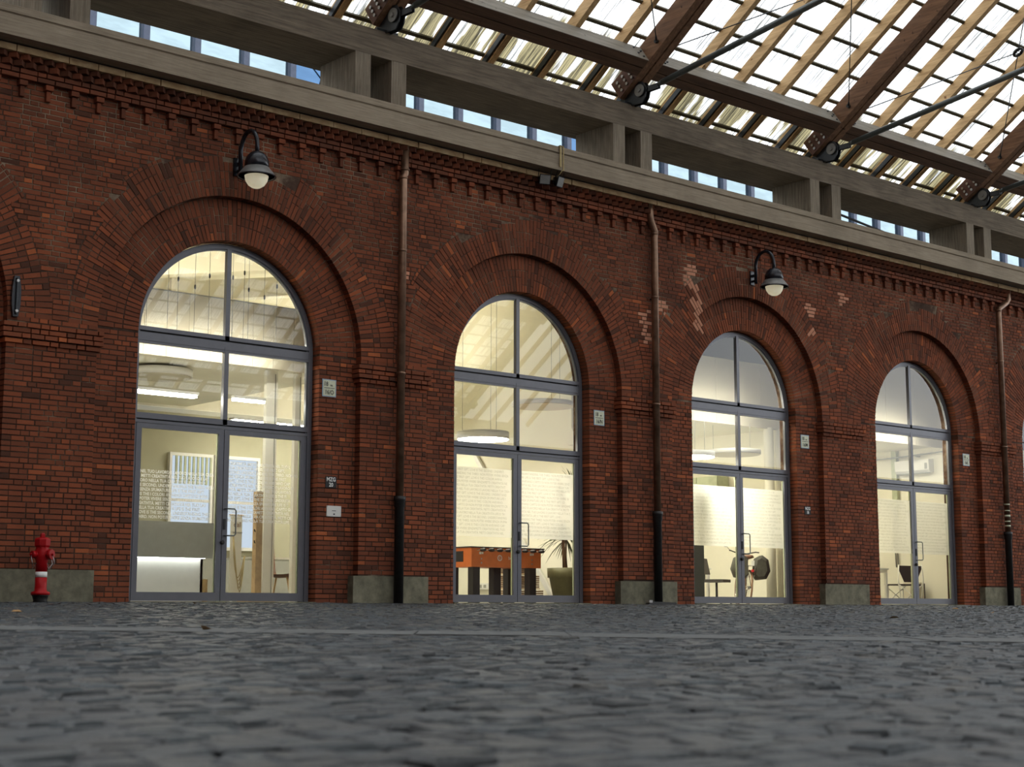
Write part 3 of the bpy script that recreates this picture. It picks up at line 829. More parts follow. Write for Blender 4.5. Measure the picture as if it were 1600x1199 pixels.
def window(n, xc, film):
    w = link('window_%d' % n, None, None, None, kind='structure')
    w['label'] = ['', 'arched door window beyond the left edge', 'leftmost lit arched window with white lettering across its doors', 'arched window with frosted band above the orange football table',
                  'arched window with a bicycle behind its frosted doors', 'rightmost fully visible arched window with black chair inside', 'arched window past the right edge'][n]
    ro, ri, sp = RI-0.012, RI-0.085, S2
    m = MB(); y0, y1 = YW, YW+0.07
    N = 36
    o = [(xc+ro, 0.02)]+arc_pts(xc, sp, ro, 0, math.pi, N)+[(xc-ro, 0.02)]
    q = [(xc+ri, 0.02)]+arc_pts(xc, sp, ri, 0, math.pi, N)+[(xc-ri, 0.02)]
    for i in range(len(o)-1):
        a = [(q[i][0], y0, q[i][1]), (o[i][0], y0, o[i][1]), (o[i+1][0], y0, o[i+1][1]), (q[i+1][0], y0, q[i+1][1])]
        m.hexa(a, [(p[0], y1, p[2]) for p in a])
        r2 = lambda pt: (xc+(pt[0]-xc)*(ri-0.025)/ri, pt[1]) if pt[1] <= sp else (xc+(pt[0]-xc)*(ri-0.025)/ri, sp+(pt[1]-sp)*(ri-0.025)/ri)
        b = [(r2(q[i])[0], y0+0.018, r2(q[i])[1]), (q[i][0], y0+0.018, q[i][1]), (q[i+1][0], y0+0.018, q[i+1][1]), (r2(q[i+1])[0], y0+0.018, r2(q[i+1])[1])]
        m.hexa(b, [(p[0], y1, p[2]) for p in b])
    m.box(xc-0.036, xc+0.036, y0, y1, 3.80, sp+ri, 0.5)
    m.box(xc-0.036, xc+0.036, y0, y1, 2.55, 3.70, 0.5)
    m.box(xc-ri, xc+ri, y0, y1, 3.80, 3.86); m.box(xc-ri, xc+ri, y0+0.004, y1, 3.62, 3.775); m.box(xc-ri, xc+ri, y0-0.004, y1, 3.655, 3.66)
    m.box(xc-ri, xc+ri, y0, y1, 2.555, 2.635); m.box(xc-ri, xc+ri, y0, y1, 2.495, 2.535)
    fr = m.build('window_frame', M['frame'], w)
    m = MB(); m.box(xc-ri, xc+ri, y0+0.02, y1-0.01, 3.775, 3.80); m.box(xc-ri, xc+ri, y0+0.02, y1-0.01, 2.535, 2.555); m.build('seal', M['gap'], w)
    # fixed panes
    for s in (-1, 1):
        m = MB(); r = ri-0.01
        pts = [(xc+s*0.02, 3.84)]+[(xc+s*r*math.cos(t), max(3.84, sp+r*math.sin(t))) for t in [math.pi/2*i/16 for i in range(17)]]
        m.poly([(p[0], YW+0.035, p[1]) for p in (pts if s > 0 else pts[::-1])]); m.build('pane', M['glass'], w)
        x0, x1 = sorted((xc+s*0.02, xc+s*(ri-0.01)))
        m = MB(); m.poly([(x0, YW+0.035, 2.62), (x1, YW+0.035, 2.62), (x1, YW+0.035, 3.63), (x0, YW+0.035, 3.63)]); m.build('pane', M['glass'], w)
    # two door leaves
    for s in (-1, 1):
        x0, x1 = sorted((xc+s*0.006, xc+s*(ri-0.022)))
        yd = YW+0.008; m = MB(); st = 0.082
        m.box(x0, x0+st, yd, yd+0.05, 0.03, 2.49); m.box(x1-st, x1, yd, yd+0.05, 0.03, 2.49)
        m.box(x0+st, x1-st, yd, yd+0.05, 0.03, 0.15); m.box(x0+st, x1-st, yd, yd+0.05, 2.42, 2.49)
        lf = m.build('door_leaf', M['frame'], w)
        gx0, gx1 = x0+st-0.005, x1-st+0.005
        m = MB(); m.poly([(gx0, yd+0.03, 0.14), (gx1, yd+0.03, 0.14), (gx1, yd+0.03, 2.43), (gx0, yd+0.03, 2.43)]); m.build('door_pane', M['glass'], lf)
        m = MB(); bx = x0+st if s > 0 else x0+st; zz = 0.15
        for e in (x0+st, x1-st-0.008): m.box(e, e+0.008, yd+0.035, yd+0.06, 0.15, 2.42)
        m.build('glazing_bead', M['palegreen'], lf)
        if s > 0:
            m = MB(); hx = x0+0.03; m.tube([(hx, yd, 1.345), (hx, yd-0.06, 1.345), (hx+0.13, yd-0.06, 1.345), (hx+0.155, yd-0.06, 1.32), (hx+0.155, yd-0.06, 0.985), (hx+0.13, yd-0.06, 0.96), (hx, yd-0.06, 0.96), (hx, yd, 0.96)], 0.0105, 8)
            m.build('door_handle', M['tube'], lf)
            m = MB(); m.box(hx-0.018, hx+0.018, yd-0.012, yd+0.001, 1.05, 1.20); m.lathe([(0.032, 0), (0.032, -0.03), (0.02, -0.045)], (hx-0.03, yd, 0.865), 12, 'y'); m.build('lock', M['black'], lf)
        if film:
            m = MB(); m.poly([(gx0, yd+0.036, 1.095), (gx1, yd+0.036, 1.095), (gx1, yd+0.036, 2.225), (gx0, yd+0.036, 2.225)]); m.build('frosted_film', M['film'], lf)
            text('lettering', phrase(17, 40, n*3+s), 0.058, (gx0+0.03, yd+0.027, 2.16), M['filmtext'], lf, align='LEFT', spacing=1.10, sx=0.86, ext=0.0)
        else:
            text('lettering', phrase(11 if s < 0 else 14, 38, 2+s), 0.062, (gx0+0.015, yd+0.027, 1.80 if s < 0 else 1.99), M['glasstext'], lf, align='LEFT', spacing=1.02, sx=0.86, ext=0.0, bold=0.0016)
    box('threshold', (xc-RI, xc+RI, 0.10, 0.42, -0.03, 0.022), M['plinth'], w)
for i, xc in enumerate(BAYS): window(i+1, xc, i != 1)

# ------------------------------------------------------------------ interior shell
inn = link('wall_back', None, None, None, kind='structure', label='cream rear walls of the rooms behind the arches')
box('back_wall', (XL, XR, 6.5, 6.7, 0.0, 7.3), M['wall_in'], inn)
for x in (-2.81, 8.42, 14.07, 19.70):
    box('partition', (x-0.06, x+0.06, 0.55, 6.5, 0.0, 7.3), M['wall_in'], inn)
fl = box('floor_inside', (XL, XR, 0.42, 6.5, -0.03, 0.01), M['greydesk'], None); fl['kind'] = 'structure'
ci = link('ceiling_inside', None, None, None, kind='structure', label='pale ceilings and loft decks inside the rooms')
box('ceiling_panel', (-2.8, 8.4, 0.55, 6.5, 6.1, 6.2), M['wall_in'], ci)
box('ceiling_panel', (8.4, XR, 0.55, 6.5, 6.9, 7.0), M['voidblue'], ci)
box('loft_deck', (-2.75, 2.8, 1.25, 6.5, 3.66, 3.84), M['wall_in'], ci)
box('loft_deck', (8.48, 14.0, 1.50, 6.5, 3.66, 3.84), M['wall_in'], ci)
box('loft_deck', (14.13, 19.64, 1.40, 6.5, 3.66, 3.84), M['wall_in'], ci)
box('loft_deck', (19.76, XR, 0.80, 6.5, 3.66, 3.84), M['wall_in'], ci)
box('ceiling_panel', (XL, -2.87, 0.55, 6.5, 3.66, 3.84), M['wall_in'], ci)
for y0, z0 in ((2.2, 5.2), (4.2, 5.0)):
    m = MB(); m.hexa([(-2.7, y0, z0-0.6), (8.3, y0, z0+1.4), (8.3, y0, z0+1.75), (-2.7, y0, z0-0.25)], [(-2.7, y0+0.4, z0-0.6), (8.3, y0+0.4, z0+1.4), (8.3, y0+0.4, z0+1.75), (-2.7, y0+0.4, z0-0.25)])
    m.build('sloping_beam', M['wall_in'], ci)
pa = link('wall_loft', None, None, None, kind='structure', label='beige panelled parapets of the lofts behind the fanlights')
x = -2.72
while x < 2.7: box('parapet_board', (x, x+0.365, 1.20, 1.25, 3.62, 4.60), M['panel_in'], pa); x += 0.37
box('parapet_rail', (-2.72, 2.74, 1.17, 1.28, 4.60, 4.615), M['greydesk'], pa)
x = 8.50
while x < 13.9: box('parapet_board', (x, x+0.675, 1.45, 1.50, 3.62, 4.95), M['panel_in'], pa); x += 0.68
x = 14.15
while x < 19.5: box('parapet_board', (x, x+1.095, 1.36, 1.40, 3.62, 6.8), M['panel_in'], pa); x += 1.10
box('loft_backing', (8.5, 14.0, 4.2, 4.3, 3.85, 6.9), M['voidblue'], pa)  # dark sheet standing for the shade deep in the loft
box('loft_post', (0.50, 0.58, 2.96, 3.04, 3.84, 6.1), M['panel_in'], pa)

# cables hanging in the windows
def cord_group(xs, y, z0, z1, label, grp, clipz=None):
    for i, x in enumerate(xs):
        t = thing('hanging_cable', label, 'cable', (x, y, z1), grp)
        m = MB(); m.tube([(0, 0, 0), (0.0, 0, z0-z1)], 0.004, 5); m.build('wire', M['greydesk'], t)
        if clipz: m = MB(); zz = clipz[i % len(clipz)]-z1; m.lathe([(0.004, zz), (0.016, zz+0.02), (0.016, zz+0.06), (0.004, zz+0.08)], (0, 0, 0), 6); m.build('cable_grip', M['black'], t)
cord_group([-1.0, -0.66, -0.50, -0.22, 0.02, 0.42, 0.62, 0.70, 0.98, 1.2], 0.9, 3.9, 6.1, 'thin suspension cable with a black grip in the leftmost fanlight', 'suspension cables behind the leftmost fanlight', [4.85, 4.95, 4.7, 4.62, 4.82])

def round_lamp(x, y, z, r, h, lit, label, cz, ring=False):
    t = thing('pendant_lamp', label, 'lamp', (x, y, z))
    m = MB()
    if ring: m.lathe([(r-0.07, 0), (r, 0), (r, h), (r-0.07, h), (r-0.07, 0.0)], (0, 0, 0), 40)
    else: m.lathe([(r, 0), (r, h), (r-0.03, h+0.005)], (0, 0, 0), 40)
    m.build('drum', M['white'], t)
    m = MB(); m.lathe([(r-0.02, -0.012), (r-0.02, -0.002)], (0, 0, 0), 40); m.build('diffuser', M['lamp_on'] if lit else M['panel_in'], t)
    for k in range(3):
        m = MB(); a = 2*math.pi*k/3+0.5; m.tube([(r*0.8*math.cos(a), r*0.8*math.sin(a), h), (r*0.8*math.cos(a), r*0.8*math.sin(a), cz-z)], 0.004, 5)
        m.build('suspension_wire', M['greydesk'], t)
    return t
round_lamp(6.27, 2.0, 2.93, 0.47, 0.13, True, 'lit white drum pendant glowing above the football table', 6.1)
round_lamp(7.45, 1.7, 3.60, 0.58, 0.075, False, 'unlit slim disc pendant high beside the frosted doors of the plant', 6.1)
round_lamp(0.05, 2.4, 3.50, 0.50, 0.11, False, 'unlit disc pendant hanging at the left in the leftmost window', 3.66)
round_lamp(10.95, 1.3, 2.86, 0.48, 0.10, True, 'lit disc pendant at the left edge of the bicycle window', 3.66)
round_lamp(12.75, 1.75, 3.06, 0.55, 0.085, False, 'slim unlit disc pendant above the bicycle', 3.66)
round_lamp(10.55, 2.2, 3.45, 0.50, 0.085, False, 'small high unlit disc pendant at the top left of the bicycle window', 3.66)

def tube_lamp(p, q, label, name='tube_lamp', w=0.05, h=0.04, mat='strip_on'):
    p, q = Vector(p), Vector(q); d = q-p; c = (p+q)/2
    t = thing(name, label, 'lamp', tuple(c)); d2 = d/2; n = Vector((-d.y, d.x, 0)).normalized()
    m = MB(); m.obox((0, 0, h), d2, n*w, (0, 0, h*0.5)); m.build('housing', M['white'], t)
    m = MB(); m.obox((0, 0, 0), d2*0.98, n*w*0.7, (0, 0, h*0.45)); m.build('diffuser', M[mat], t)
tube_lamp((-1.6, 0.95, 3.02), (-0.12, 0.95, 3.02), 'long glowing tube lamp under the loft in the leftmost window', w=0.09)
tube_lamp((0.50, 0.95, 3.04), (1.05, 0.95, 3.04), 'short glowing tube lamp at the right under the loft of the leftmost window')
tube_lamp((15.0, 3.0, 3.60), (18.5, 3.0, 3.60), 'ceiling tube lamp over the desk behind the rightmost frosted doors', w=0.09)  # from here on added tubes, no such lamps seen, to brighten rooms
tube_lamp((15.4, 0.85, 3.86), (18.4, 0.85, 3.86), 'wall washer tube above the door transom of the rightmost window', w=0.05, h=0.04)  # added tubes out of sight behind the transoms, lighting the parapets
tube_lamp((9.9, 0.85, 3.86), (12.7, 0.85, 3.86), 'wall washer tube above the door transom of the bicycle window', w=0.045, h=0.04)
tube_lamp((-1.3, 0.75, 3.84), (1.3, 0.75, 3.84), 'wall washer tube above the door transom of the leftmost window', w=0.04, h=0.04)
tube_lamp((9.4, 4.2, 3.60), (13.0, 4.2, 3.60), 'ceiling tube lamp at the rear of the bicycle room', w=0.09)
tube_lamp((3.0, 5.2, 3.3), (7.8, 5.2, 3.3), 'long ceiling tube lamp behind the football table', w=0.09)
tube_lamp((20.5, 3.0, 3.60), (24.5, 3.0, 3.60), 'ceiling tube lamp in the room beyond the right edge', w=0.07)
tube_lamp((-8.0, 3.0, 3.60), (-3.6, 3.0, 3.60), 'ceiling tube lamp in the room beyond the left edge', w=0.03)
def fill_lamp(x, y, label):  # added lamps out of sight behind the piers, lighting jambs and film
    t = thing('floor_lamp', label, 'lamp', (x, y, 0.01)); m = MB(); m.lathe([(0.14, 0), (0.14, 0.02), (0.02, 0.03), (0.015, 0.45)], (0, 0, 0), 20); m.build('base', M['white'], t)
    m = MB(); m.lathe([(0.045, 0.45), (0.045, 1.75)], (0, 0, 0), 16); m.build('tube_shade', M['floorlamp_on'], t)
fill_lamp(3.62, 1.15, 'slim glowing floor lamp behind the pier left of the football table')
fill_lamp(9.25, 1.15, 'slim glowing floor lamp behind the pier left of the bicycle window')
fill_lamp(14.9, 1.15, 'slim glowing floor lamp behind the pier left of the rightmost window')
def fill_strip(p, q, label):  # added strips, no such source seen, brightening the upper rooms
    p, q = Vector(p), Vector(q); t = thing('uplight', label, 'lamp', tuple((p+q)/2)); d = (q-p)/2; n = Vector((-d.y, d.x, 0)).normalized()
    m = MB(); m.obox((0, 0, 0), d, n*0.06, (0, 0, 0.02)); m.build('housing', M['white'], t)
    m = MB(); m.obox((0, 0, 0.03), d*0.98, n*0.045, (0, 0, 0.01)); m.build('diffuser', M['cove_on'], t)
fill_strip((-2.4, 1.40, 4.50), (2.5, 1.40, 4.50), 'uplight strip hidden behind the leftmost loft parapet')
fill_strip((3.4, 5.0, 4.6), (8.0, 5.0, 4.6), 'uplight strip washing the ceiling of the football table room')

# added glowing panes imitating a daylight reflection in the leftmost doors
wb = link('window_back', None, None, None, kind='structure', label='daylit rear windows seen through the leftmost doors')
for a, b in ((2.47, 3.28), (3.42, 4.30)):
    box('window_light', (a, b, 6.44, 6.46, 1.05, 2.72), M['day_on'], wb)
    m = MB()
    for e in (a-0.05, b): m.box(e, e+0.05, 6.38, 6.48, 1.0, 2.78)
    m.box(a, b, 6.38, 6.48, 1.0, 1.06); m.box(a, b, 6.38, 6.48, 2.72, 2.78); m.box(a, b, 6.40, 6.47, 1.88, 1.93)
    m.build('window_frame', M['white'], wb)
    if a < 3:
        for k in range(9):
            box('blind_slat', (a+0.05+k*0.09, a+0.09+k*0.09, 6.34, 6.37, 2.2, 2.72), M['palegreen'], wb)

# ---- left room: reception desk, coat stand, posts, banner, chair, bin
t = thing('reception_desk', 'grey topped reception desk with glowing white front in the leftmost window', 'desk', (-0.5, 1.0, 0))
m = MB(); m.box(-1.6, 0.93, 0.12, 0.16, 0.66, 1.18); m.box(-1.6, 0.93, 0.16, 0.75, 1.14, 1.18); m.build('upper_panel', M['greydesk'], t)
m = MB(); m.box(-1.6, 0.75, 0.26, 0.32, 0.0, 0.80); m.box(0.71, 0.75, 0.26, 0.75, 0.0, 0.80); m.build('lower_front', M['white'], t)
m = MB(); m.box(-1.58, 0.74, 0.17, 0.25, 0.655, 0.670); m.build('light_strip', M['desk_on'], t)
t = thing('coat_stand', 'tall pale wooden post stand with hooks behind the right leaf of the leftmost doors', 'coat stand', (1.02, 1.0, 0))
m = MB(); m.box(-0.055, 0.055, -0.05, 0.05, 0.03, 1.68); m.build('post', M['ply'], t)
m = MB(); m.box(-0.22, 0.22, -0.18, 0.18, 0.01, 0.035); m.build('base', M['ply'], t)
for k in range(5): m = MB(); m.tube([(-0.05, -0.02, 0.9+0.17*k), (-0.075, -0.04, 0.91+0.17*k), (-0.08, -0.04, 0.94+0.17*k)], 0.008, 6); m.build('hook', M['iron'], t)
t = thing('banner', 'narrow hanging cloth banner with handwriting behind the leftmost doors', 'banner', (0.92, 1.45, 0))
m = MB(); m.box(-0.10, 0.10, 0, 0.012, 0.05, 1.33); m.build('cloth', M['wall_in'], t)
m = MB(); m.tube([(-0.12, 0.006, 1.34), (0.12, 0.006, 1.34)], 0.012, 6); m.build('rod', M['ply'], t)
text('lettering', 'dal', 0.11, (0.01, -0.004, 1.16), M['leather'], t)
text('lettering', '24 LUGLIO', 0.036, (0.02, -0.004, 1.06), M['ink'], t)
t = thing('rope_bundle', 'looped beige cords hanging in front of the cloth banner', 'rope', (0.92, 1.38, 0))
for k in range(5):
    m = MB(); m.tube([(-0.10+0.004*k, 0, 1.02)]+[(-0.10+0.21*q/8, -0.004*k, 1.02-0.62*math.sin(math.pi*(q/8)**(0.8+0.12*k))*(0.8+0.07*k)-0.3*q/8) for q in range(1, 9)], 0.007, 5); m.build('cord', M['rope'], t)
t = thing('green_board', 'pale green upright board beside the cloth banner', 'board', (0.70, 1.5, 0))
m = MB(); m.box(-0.07, 0.07, 0, 0.03, 0.02, 1.36); m.build('board', M['palegreen'], t); m = MB(); m.box(-0.12, 0.12, -0.05, 0.09, 0.01, 0.03); m.build('foot', M['palegreen'], t)
for x, w, lab in ((1.57, 0.10, 'wider white partition post nearer the wooden coat stand'), (2.06, 0.055, 'slimmer white partition post nearer the right jamb of the leftmost doors')):
    t = thing('partition_post', lab, 'post', (x, 1.6, 0)); m = MB(); m.box(-w, w, -0.04, 0.04, 0.01, 3.66); m.build('post', M['postwhite'], t)
    m = MB(); m.box(w*0.5, w*0.5+0.012, -0.046, -0.04, 0.02, 3.6); m.build('groove', M['greydesk'], t)
t = thing('shell_chair', 'dark shell chair on light wooden legs between the white partition posts', 'chair', (2.42, 2.5, 0)); t.rotation_euler = (0, 0, 0.75)
m = MB(); P = []
for j in range(7):
    v = j/6; 
    for i in range(7):
        u = -1+2*i/6
        yy = -0.22+0.44*min(1, v*1.7) if v < 0.6 else 0.22+0.06*(v-0.6)
        zz = 0.45+0.04*u*u-0.02*math.sin(math.pi*min(1, v*1.7)) if v < 0.55 else 0.45+0.95*(v-0.55)+0.02
        P.append((u*0.24*(1-0.25*max(0, v-0.6)), yy-0.05*u*u*(1 if v > 0.55 else 0), zz))
k = len(m.v); m.v += P+[(a, b+0.014, c-0.014) for a, b, c in P]
for j in range(6):
    for i in range(6): a = j*7+i; m.face([a, a+1, a+8, a+7], .5, True); m.face([49+a+7, 49+a+8, 49+a+1, 49+a], .5, True)
m.build('shell', M['leather'], t)
for sx in (-1, 1):
    for sy in (-1, 1): m = MB(); m.tube([(sx*0.12, sy*0.12, 0.44), (sx*0.22, sy*0.22, 0.01)], 0.018, 8, r1=0.012); m.build('leg', M['ply'], t)
t = thing('umbrella_bin', 'tall dark grey tapered bin holding umbrellas at the right jamb of the leftmost doors', 'bin', (2.33, 1.85, 0))
m = MB(); m.lathe([(0.09, 0.01), (0.13, 0.66), (0.115, 0.66), (0.08, 0.05)], (0, 0, 0), 20); m.build('bin', M['steel'], t)
for k in range(3): m = MB(); a = 0.4+2*k; m.tube([(0.03*math.cos(a), 0.03*math.sin(a), 0.1), (0.07*math.cos(a), 0.07*math.sin(a), 0.72), (0.09*math.cos(a), 0.07*math.sin(a), 0.80), (0.12*math.cos(a), 0.07*math.sin(a), 0.79)], 0.012, 6); m.build('umbrella', M['black'], t)
t = thing('cardboard_box', 'small tan cardboard box on the floor by the glowing desk', 'box', (0.56, 1.95, 0.01))
m = MB(); m.box(-0.12, 0.12, -0.1, 0.1, 0, 0.36); m.build('carton', M['ply'], t); m = MB(); m.box(-0.12, 0.12, -0.101, 0.101, 0.355, 0.37); m.build('lid', M['white'], t)
t = thing('meeting_table', 'white topped table behind the white partition posts', 'table', (3.0, 3.2, 0))
m = MB(); m.box(-1.0, 1.2, -0.4, 0.4, 0.73, 0.76); m.build('tabletop', M['white'], t)
for sx in (-0.9, 1.1):
    for sy in (-0.35, 0.35): m = MB(); m.box(sx-0.02, sx+0.02, sy-0.02, sy+0.02, 0.01, 0.73); m.build('leg', M['white'], t)
box('wall_lining', (-2.7, 8.3, 6.465, 6.495, 0.86, 3.60), M['lining'], inn)
box('dado_panel', (2.4, 8.3, 6.36, 6.40, 0.01, 0.85), M['greydesk'], inn)

# ---- football table room
t = thing('football_table', 'orange table football game on black legs inside the second arch', 'game table', (6.15, 1.2, 0))
m = MB(); m.box(-0.79, 0.79, 0, 0.76, 0.63, 0.955); cab = m.build('cabinet', M['orange'], t)
m = MB(); m.box(-0.83, 0.86, -0.02, 0.05, 0.955, 0.975); m.box(-0.83, 0.86, 0.71, 0.78, 0.955, 0.975); m.box(-0.83, -0.76, 0.05, 0.71, 0.955, 0.975); m.box(0.76, 0.86, 0.05, 0.71, 0.955, 0.975); m.build('rim', M['steel'], t)
m = MB(); m.box(-0.80, -0.788, 0.22, 0.46, 0.72, 0.90); m.build('goal_hatch', M['black'], t)
for sx, sy in ((-0.66, 0.09), (0.62, 0.09), (-0.66, 0.67), (0.62, 0.67)):
    m = MB(); m.box(sx-0.075, sx+0.075, sy-0.07, sy+0.07, 0.01, 0.63); m.build('leg', M['black'], t)
m = MB(); m.box(-0.08, 0.08, 0.25, 0.39, 0.01, 0.63); m.build('leg', M['black'], t)
for k in range(8):
    x = -0.66+0.19*k; m = MB(); m.tube([(x, 0.9, 0.915), (x, -0.10, 0.915)], 0.008, 8); rd = m.build('rod', M['chrome'], t)
    m = MB(); m.lathe([(0.022, -0.09), (0.030, -0.12), (0.030, -0.19), (0.020, -0.21)], (x, 0, 0.915), 12, 'y'); m.build('grip', M['black'], rd)
m = MB(); m.lathe([(0.052, -0.003), (0.052, -0.001)], (-0.16, 0, 0.79), 20, 'y'); m.build('round_emblem', M['white'], cab)
m = MB(); m.lathe([(0.036, -0.0045), (0.036, -0.0035)], (-0.16, 0, 0.79), 20, 'y'); m.build('emblem_centre', M['orange'], cab)
text('lettering', 'bebit', 0.085, (0.12, -0.003, 0.765), M['white'], cab)
text('lettering', 'C', 0.06, (-0.16, -0.006, 0.77), M['white'], cab)
for x in (-0.57, 0.58):
    m = MB(); m.box(x-0.05, x+0.0, -0.003, -0.001, 0.845, 0.885); m.box(x+0.01, x+0.04, -0.003, -0.001, 0.85, 0.885); m.build('label_patch', M['white'], cab)
    for zz in (0.70, 0.77): m = MB(); m.lathe([(0.016, -0.004), (0.016, 0)], (x, 0, zz), 10, 'y'); m.build('screw_cap', M['bolt'], cab)
t = thing('potted_plant', 'spiky leaved plant in a large olive pot right of the football table', 'plant', (7.50, 1.05, 0))
m = MB(); m.lathe([(0.28, 0.01), (0.37, 0.47), (0.40, 0.47), (0.41, 0.64), (0.37, 0.64), (0.35, 0.50)], (0, 0, 0), 28); m.build('pot', M['potgreen'], t)
m = MB(); m.lathe([(0.345, 0.55), (0.345, 0.57)], (0, 0, 0), 20); m.build('soil', M['joint'], t)
stems = [((-0.10, 0.0), 1.25), ((-0.02, 0.06), 1.15), ((-0.06, 0.1), 1.85), ((0.08, 0.0), 2.05)]
for (sx, sy), h in stems:
    m = MB(); tp = Vector((sx*1.4, sy, h)); m.tube([(sx, sy, 0.56), (sx*1.2, sy+0.02, (h+0.56)/2), tuple(tp)], 0.019, 7, r1=0.012); st = m.build('stem', M['stem'], t)
    for k in range(38):
        a = random.uniform(-0.5, math.pi+0.5); el = random.uniform(-0.4, 1.3); L = random.uniform(0.38, 0.62)
        d = Vector((math.cos(a)*math.cos(el), math.sin(a)*math.cos(el), math.sin(el))); sd = d.cross(Vector((0, 0, 1))).normalized()*0.013
        q = [tp+d*L*u+Vector((0, 0, -0.30*L*u*u*(1.4-el*0.5))) for u in (0, 0.35, 0.7, 1.0)]; m = MB()
        b = 0; w = (0.7, 1, 0.7, 0.1); m.v = [tuple(p+sd*s*ww) for p, ww in zip(q, w) for s in (-1, 1)]+[tuple(p+Vector((0, 0, 0.004))) for p in q]
        for j in range(3): m.face([2*j, 8+j, 9+j, 2*j+2]); m.face([8+j, 2*j+1, 2*j+3, 9+j])
        m.build('leaf', M['leaf'], st)
t = thing('slatted_crate', 'stack of brown slatted wood behind the football table legs', 'crate', (7.55, 2.6, 0.01))
for k in range(3):
    m = MB(); m.box(-0.42+0.03*k, 0.5-0.10*k, -0.25, 0.25, 0.27*k, 0.27*k+0.02); m.build('board', M['ply'], t)
    for j in range(6): m = MB(); m.box(-0.40+0.03*k, 0.48-0.10*k, -0.25, 0.25, 0.27*k+0.03+0.038*j, 0.27*k+0.058+0.038*j); m.build('slat', M['cardboard'], t)
t = thing('socket_strip', 'white wall box of sockets on the partition behind the football table', 'socket box', (8.355, 4.55, 0.0))
m = MB(); m.box(-0.07, 0.0, -0.3, 0.3, 0.30, 0.42); m.build('housing', M['white'], t)
m = MB()
for k in range(4): m.box(-0.075, -0.07, -0.24+0.14*k, -0.16+0.14*k, 0.33, 0.39)
m.build('socket', M['greydesk'], t)
for y0, z0, y1, z1, lab in ((4.9, 3.3, 2.3, 0.9, 'white diagonal brace crossing the wall behind the drum pendant'),):
    t = thing('diagonal_brace', lab, 'brace', (8.33, 0, 0)); m = MB(); m.hexa([(-0.06, y0, z0), (-0.06, y0+0.12, z0), (-0.06, y1+0.12, z1-2.0*0.4), (-0.06, y1, z1-0.8)], [(-0.005, y0, z0), (-0.005, y0+0.12, z0), (-0.005, y1+0.12, z1-0.8), (-0.005, y1, z1-0.8)]); m.build('bar', M['white'], t)
t = thing('wall_conduit', 'beige pipes with junction box beside the unlit disc pendant', 'pipe', (8.34, 1.75, 0))
m = MB()
for o_ in (0, 0.09): m.tube([(-0.03, o_, 5.0), (-0.03, o_, 3.3), (-0.03, o_-0.12, 3.05), (-0.03, o_-0.10, 2.2)], 0.022, 8)
m.build('pipe', M['panel_in'], t); m = MB(); m.box(-0.12, 0, -0.10, 0.16, 2.95, 3.2); m.build('junction_box', M['wall_in'], t)

# ---- bicycle room
t = thing('dark_board', 'dark green upright board at the left jamb of the bicycle window', 'board', (10.42, 0.62, 0))
m = MB(); m.box(-0.22, 0.13, 0, 0.04, 0.01, 2.26); m.build('board', M['darkgreen'], t); m = MB(); m.box(-0.2, 0.1, -0.04, 0.1, 0.01, 0.04); m.build('foot', M['darkgreen'], t)
t = thing('bicycle', 'parked bicycle with dark panniers behind the third arch doors', 'bicycle', (12.70, 1.55, 0.01)); t.rotation_euler = (math.radians(4), 0, math.radians(52))
def wheel(xc, nm):
    w = MB(); w.tube([(xc+0.33*math.cos(a), 0, 0.34+0.33*math.sin(a)) for a in [2*math.pi*i/32 for i in range(32)]], 0.019, 8, close=True); o = w.build(nm, M['rubber'], t)
    s = MB(); s.lathe([(0.02, -0.05), (0.025, 0), (0.02, 0.05)], (xc, 0, 0.34), 10, 'y')
    for i in range(18): a = 2*math.pi*i/18; s.tube([(xc, 0.02*(-1)**i, 0.34), (xc+0.315*math.cos(a), 0, 0.34+0.315*math.sin(a))], 0.0016, 4)
    s.tube([(xc+0.305*math.cos(a), 0, 0.34+0.305*math.sin(a)) for a in [2*math.pi*i/32 for i in range(32)]], 0.012, 6, close=True)
    s.build('spokes', M['chrome'], o)
wheel(-0.52, 'rear_wheel'); wheel(0.54, 'front_wheel')
m = MB(); bb = (-0.10, 0, 0.28); seat = (-0.25, 0, 0.80); head = (0.36, 0, 0.84); hl = (0.39, 0, 0.66)
for a, b, r in ((bb, seat, 0.016), (bb, hl, 0.019), ((-0.22, 0, 0.70), head, 0.017), (hl, head, 0.02), (hl, (0.54, 0, 0.34), 0.014)): m.tube([a, b], r, 8)
for s in (-0.05, 0.05): m.tube([(-0.1, s*0.4, 0.28), (-0.52, s, 0.34)], 0.009, 6); m.tube([(-0.25, s*0.3, 0.74), (-0.52, s, 0.34)], 0.009, 6); m.tube([(0.44, s, 0.62), (0.54, s, 0.34)], 0.012, 6)
m.build('frame', M['leather'], t)
m = MB(); m.tube([seat, (-0.28, 0, 0.92)], 0.013, 8); m.lathe([(0.02, 0.90), (0.12, 0.94), (0.10, 0.985), (0.02, 0.99)], (-0.30, 0, 0), 14); m.build('saddle', M['leather'], t)
m = MB(); m.tube([head, (0.33, 0, 1.02)], 0.013, 8); m.tube([(0.12, -0.30, 1.07), (0.25, -0.26, 1.08), (0.36, -0.1, 1.04), (0.36, 0.1, 1.04), (0.25, 0.26, 1.08), (0.12, 0.30, 1.07)], 0.012, 8); hb = m.build('handlebar', M['black'], t)
m = MB(); m.tube([(0.22, 0.27, 1.08), (0.20, 0.36, 1.16)], 0.006, 6); m.lathe([(0.055, -0.01), (0.055, 0.01)], (0.20, 0.37, 1.19), 14, 'x'); m.build('mirror', M['chrome'], hb)
m = MB(); m.box(-0.80, -0.30, -0.07, 0.07, 0.755, 0.765)
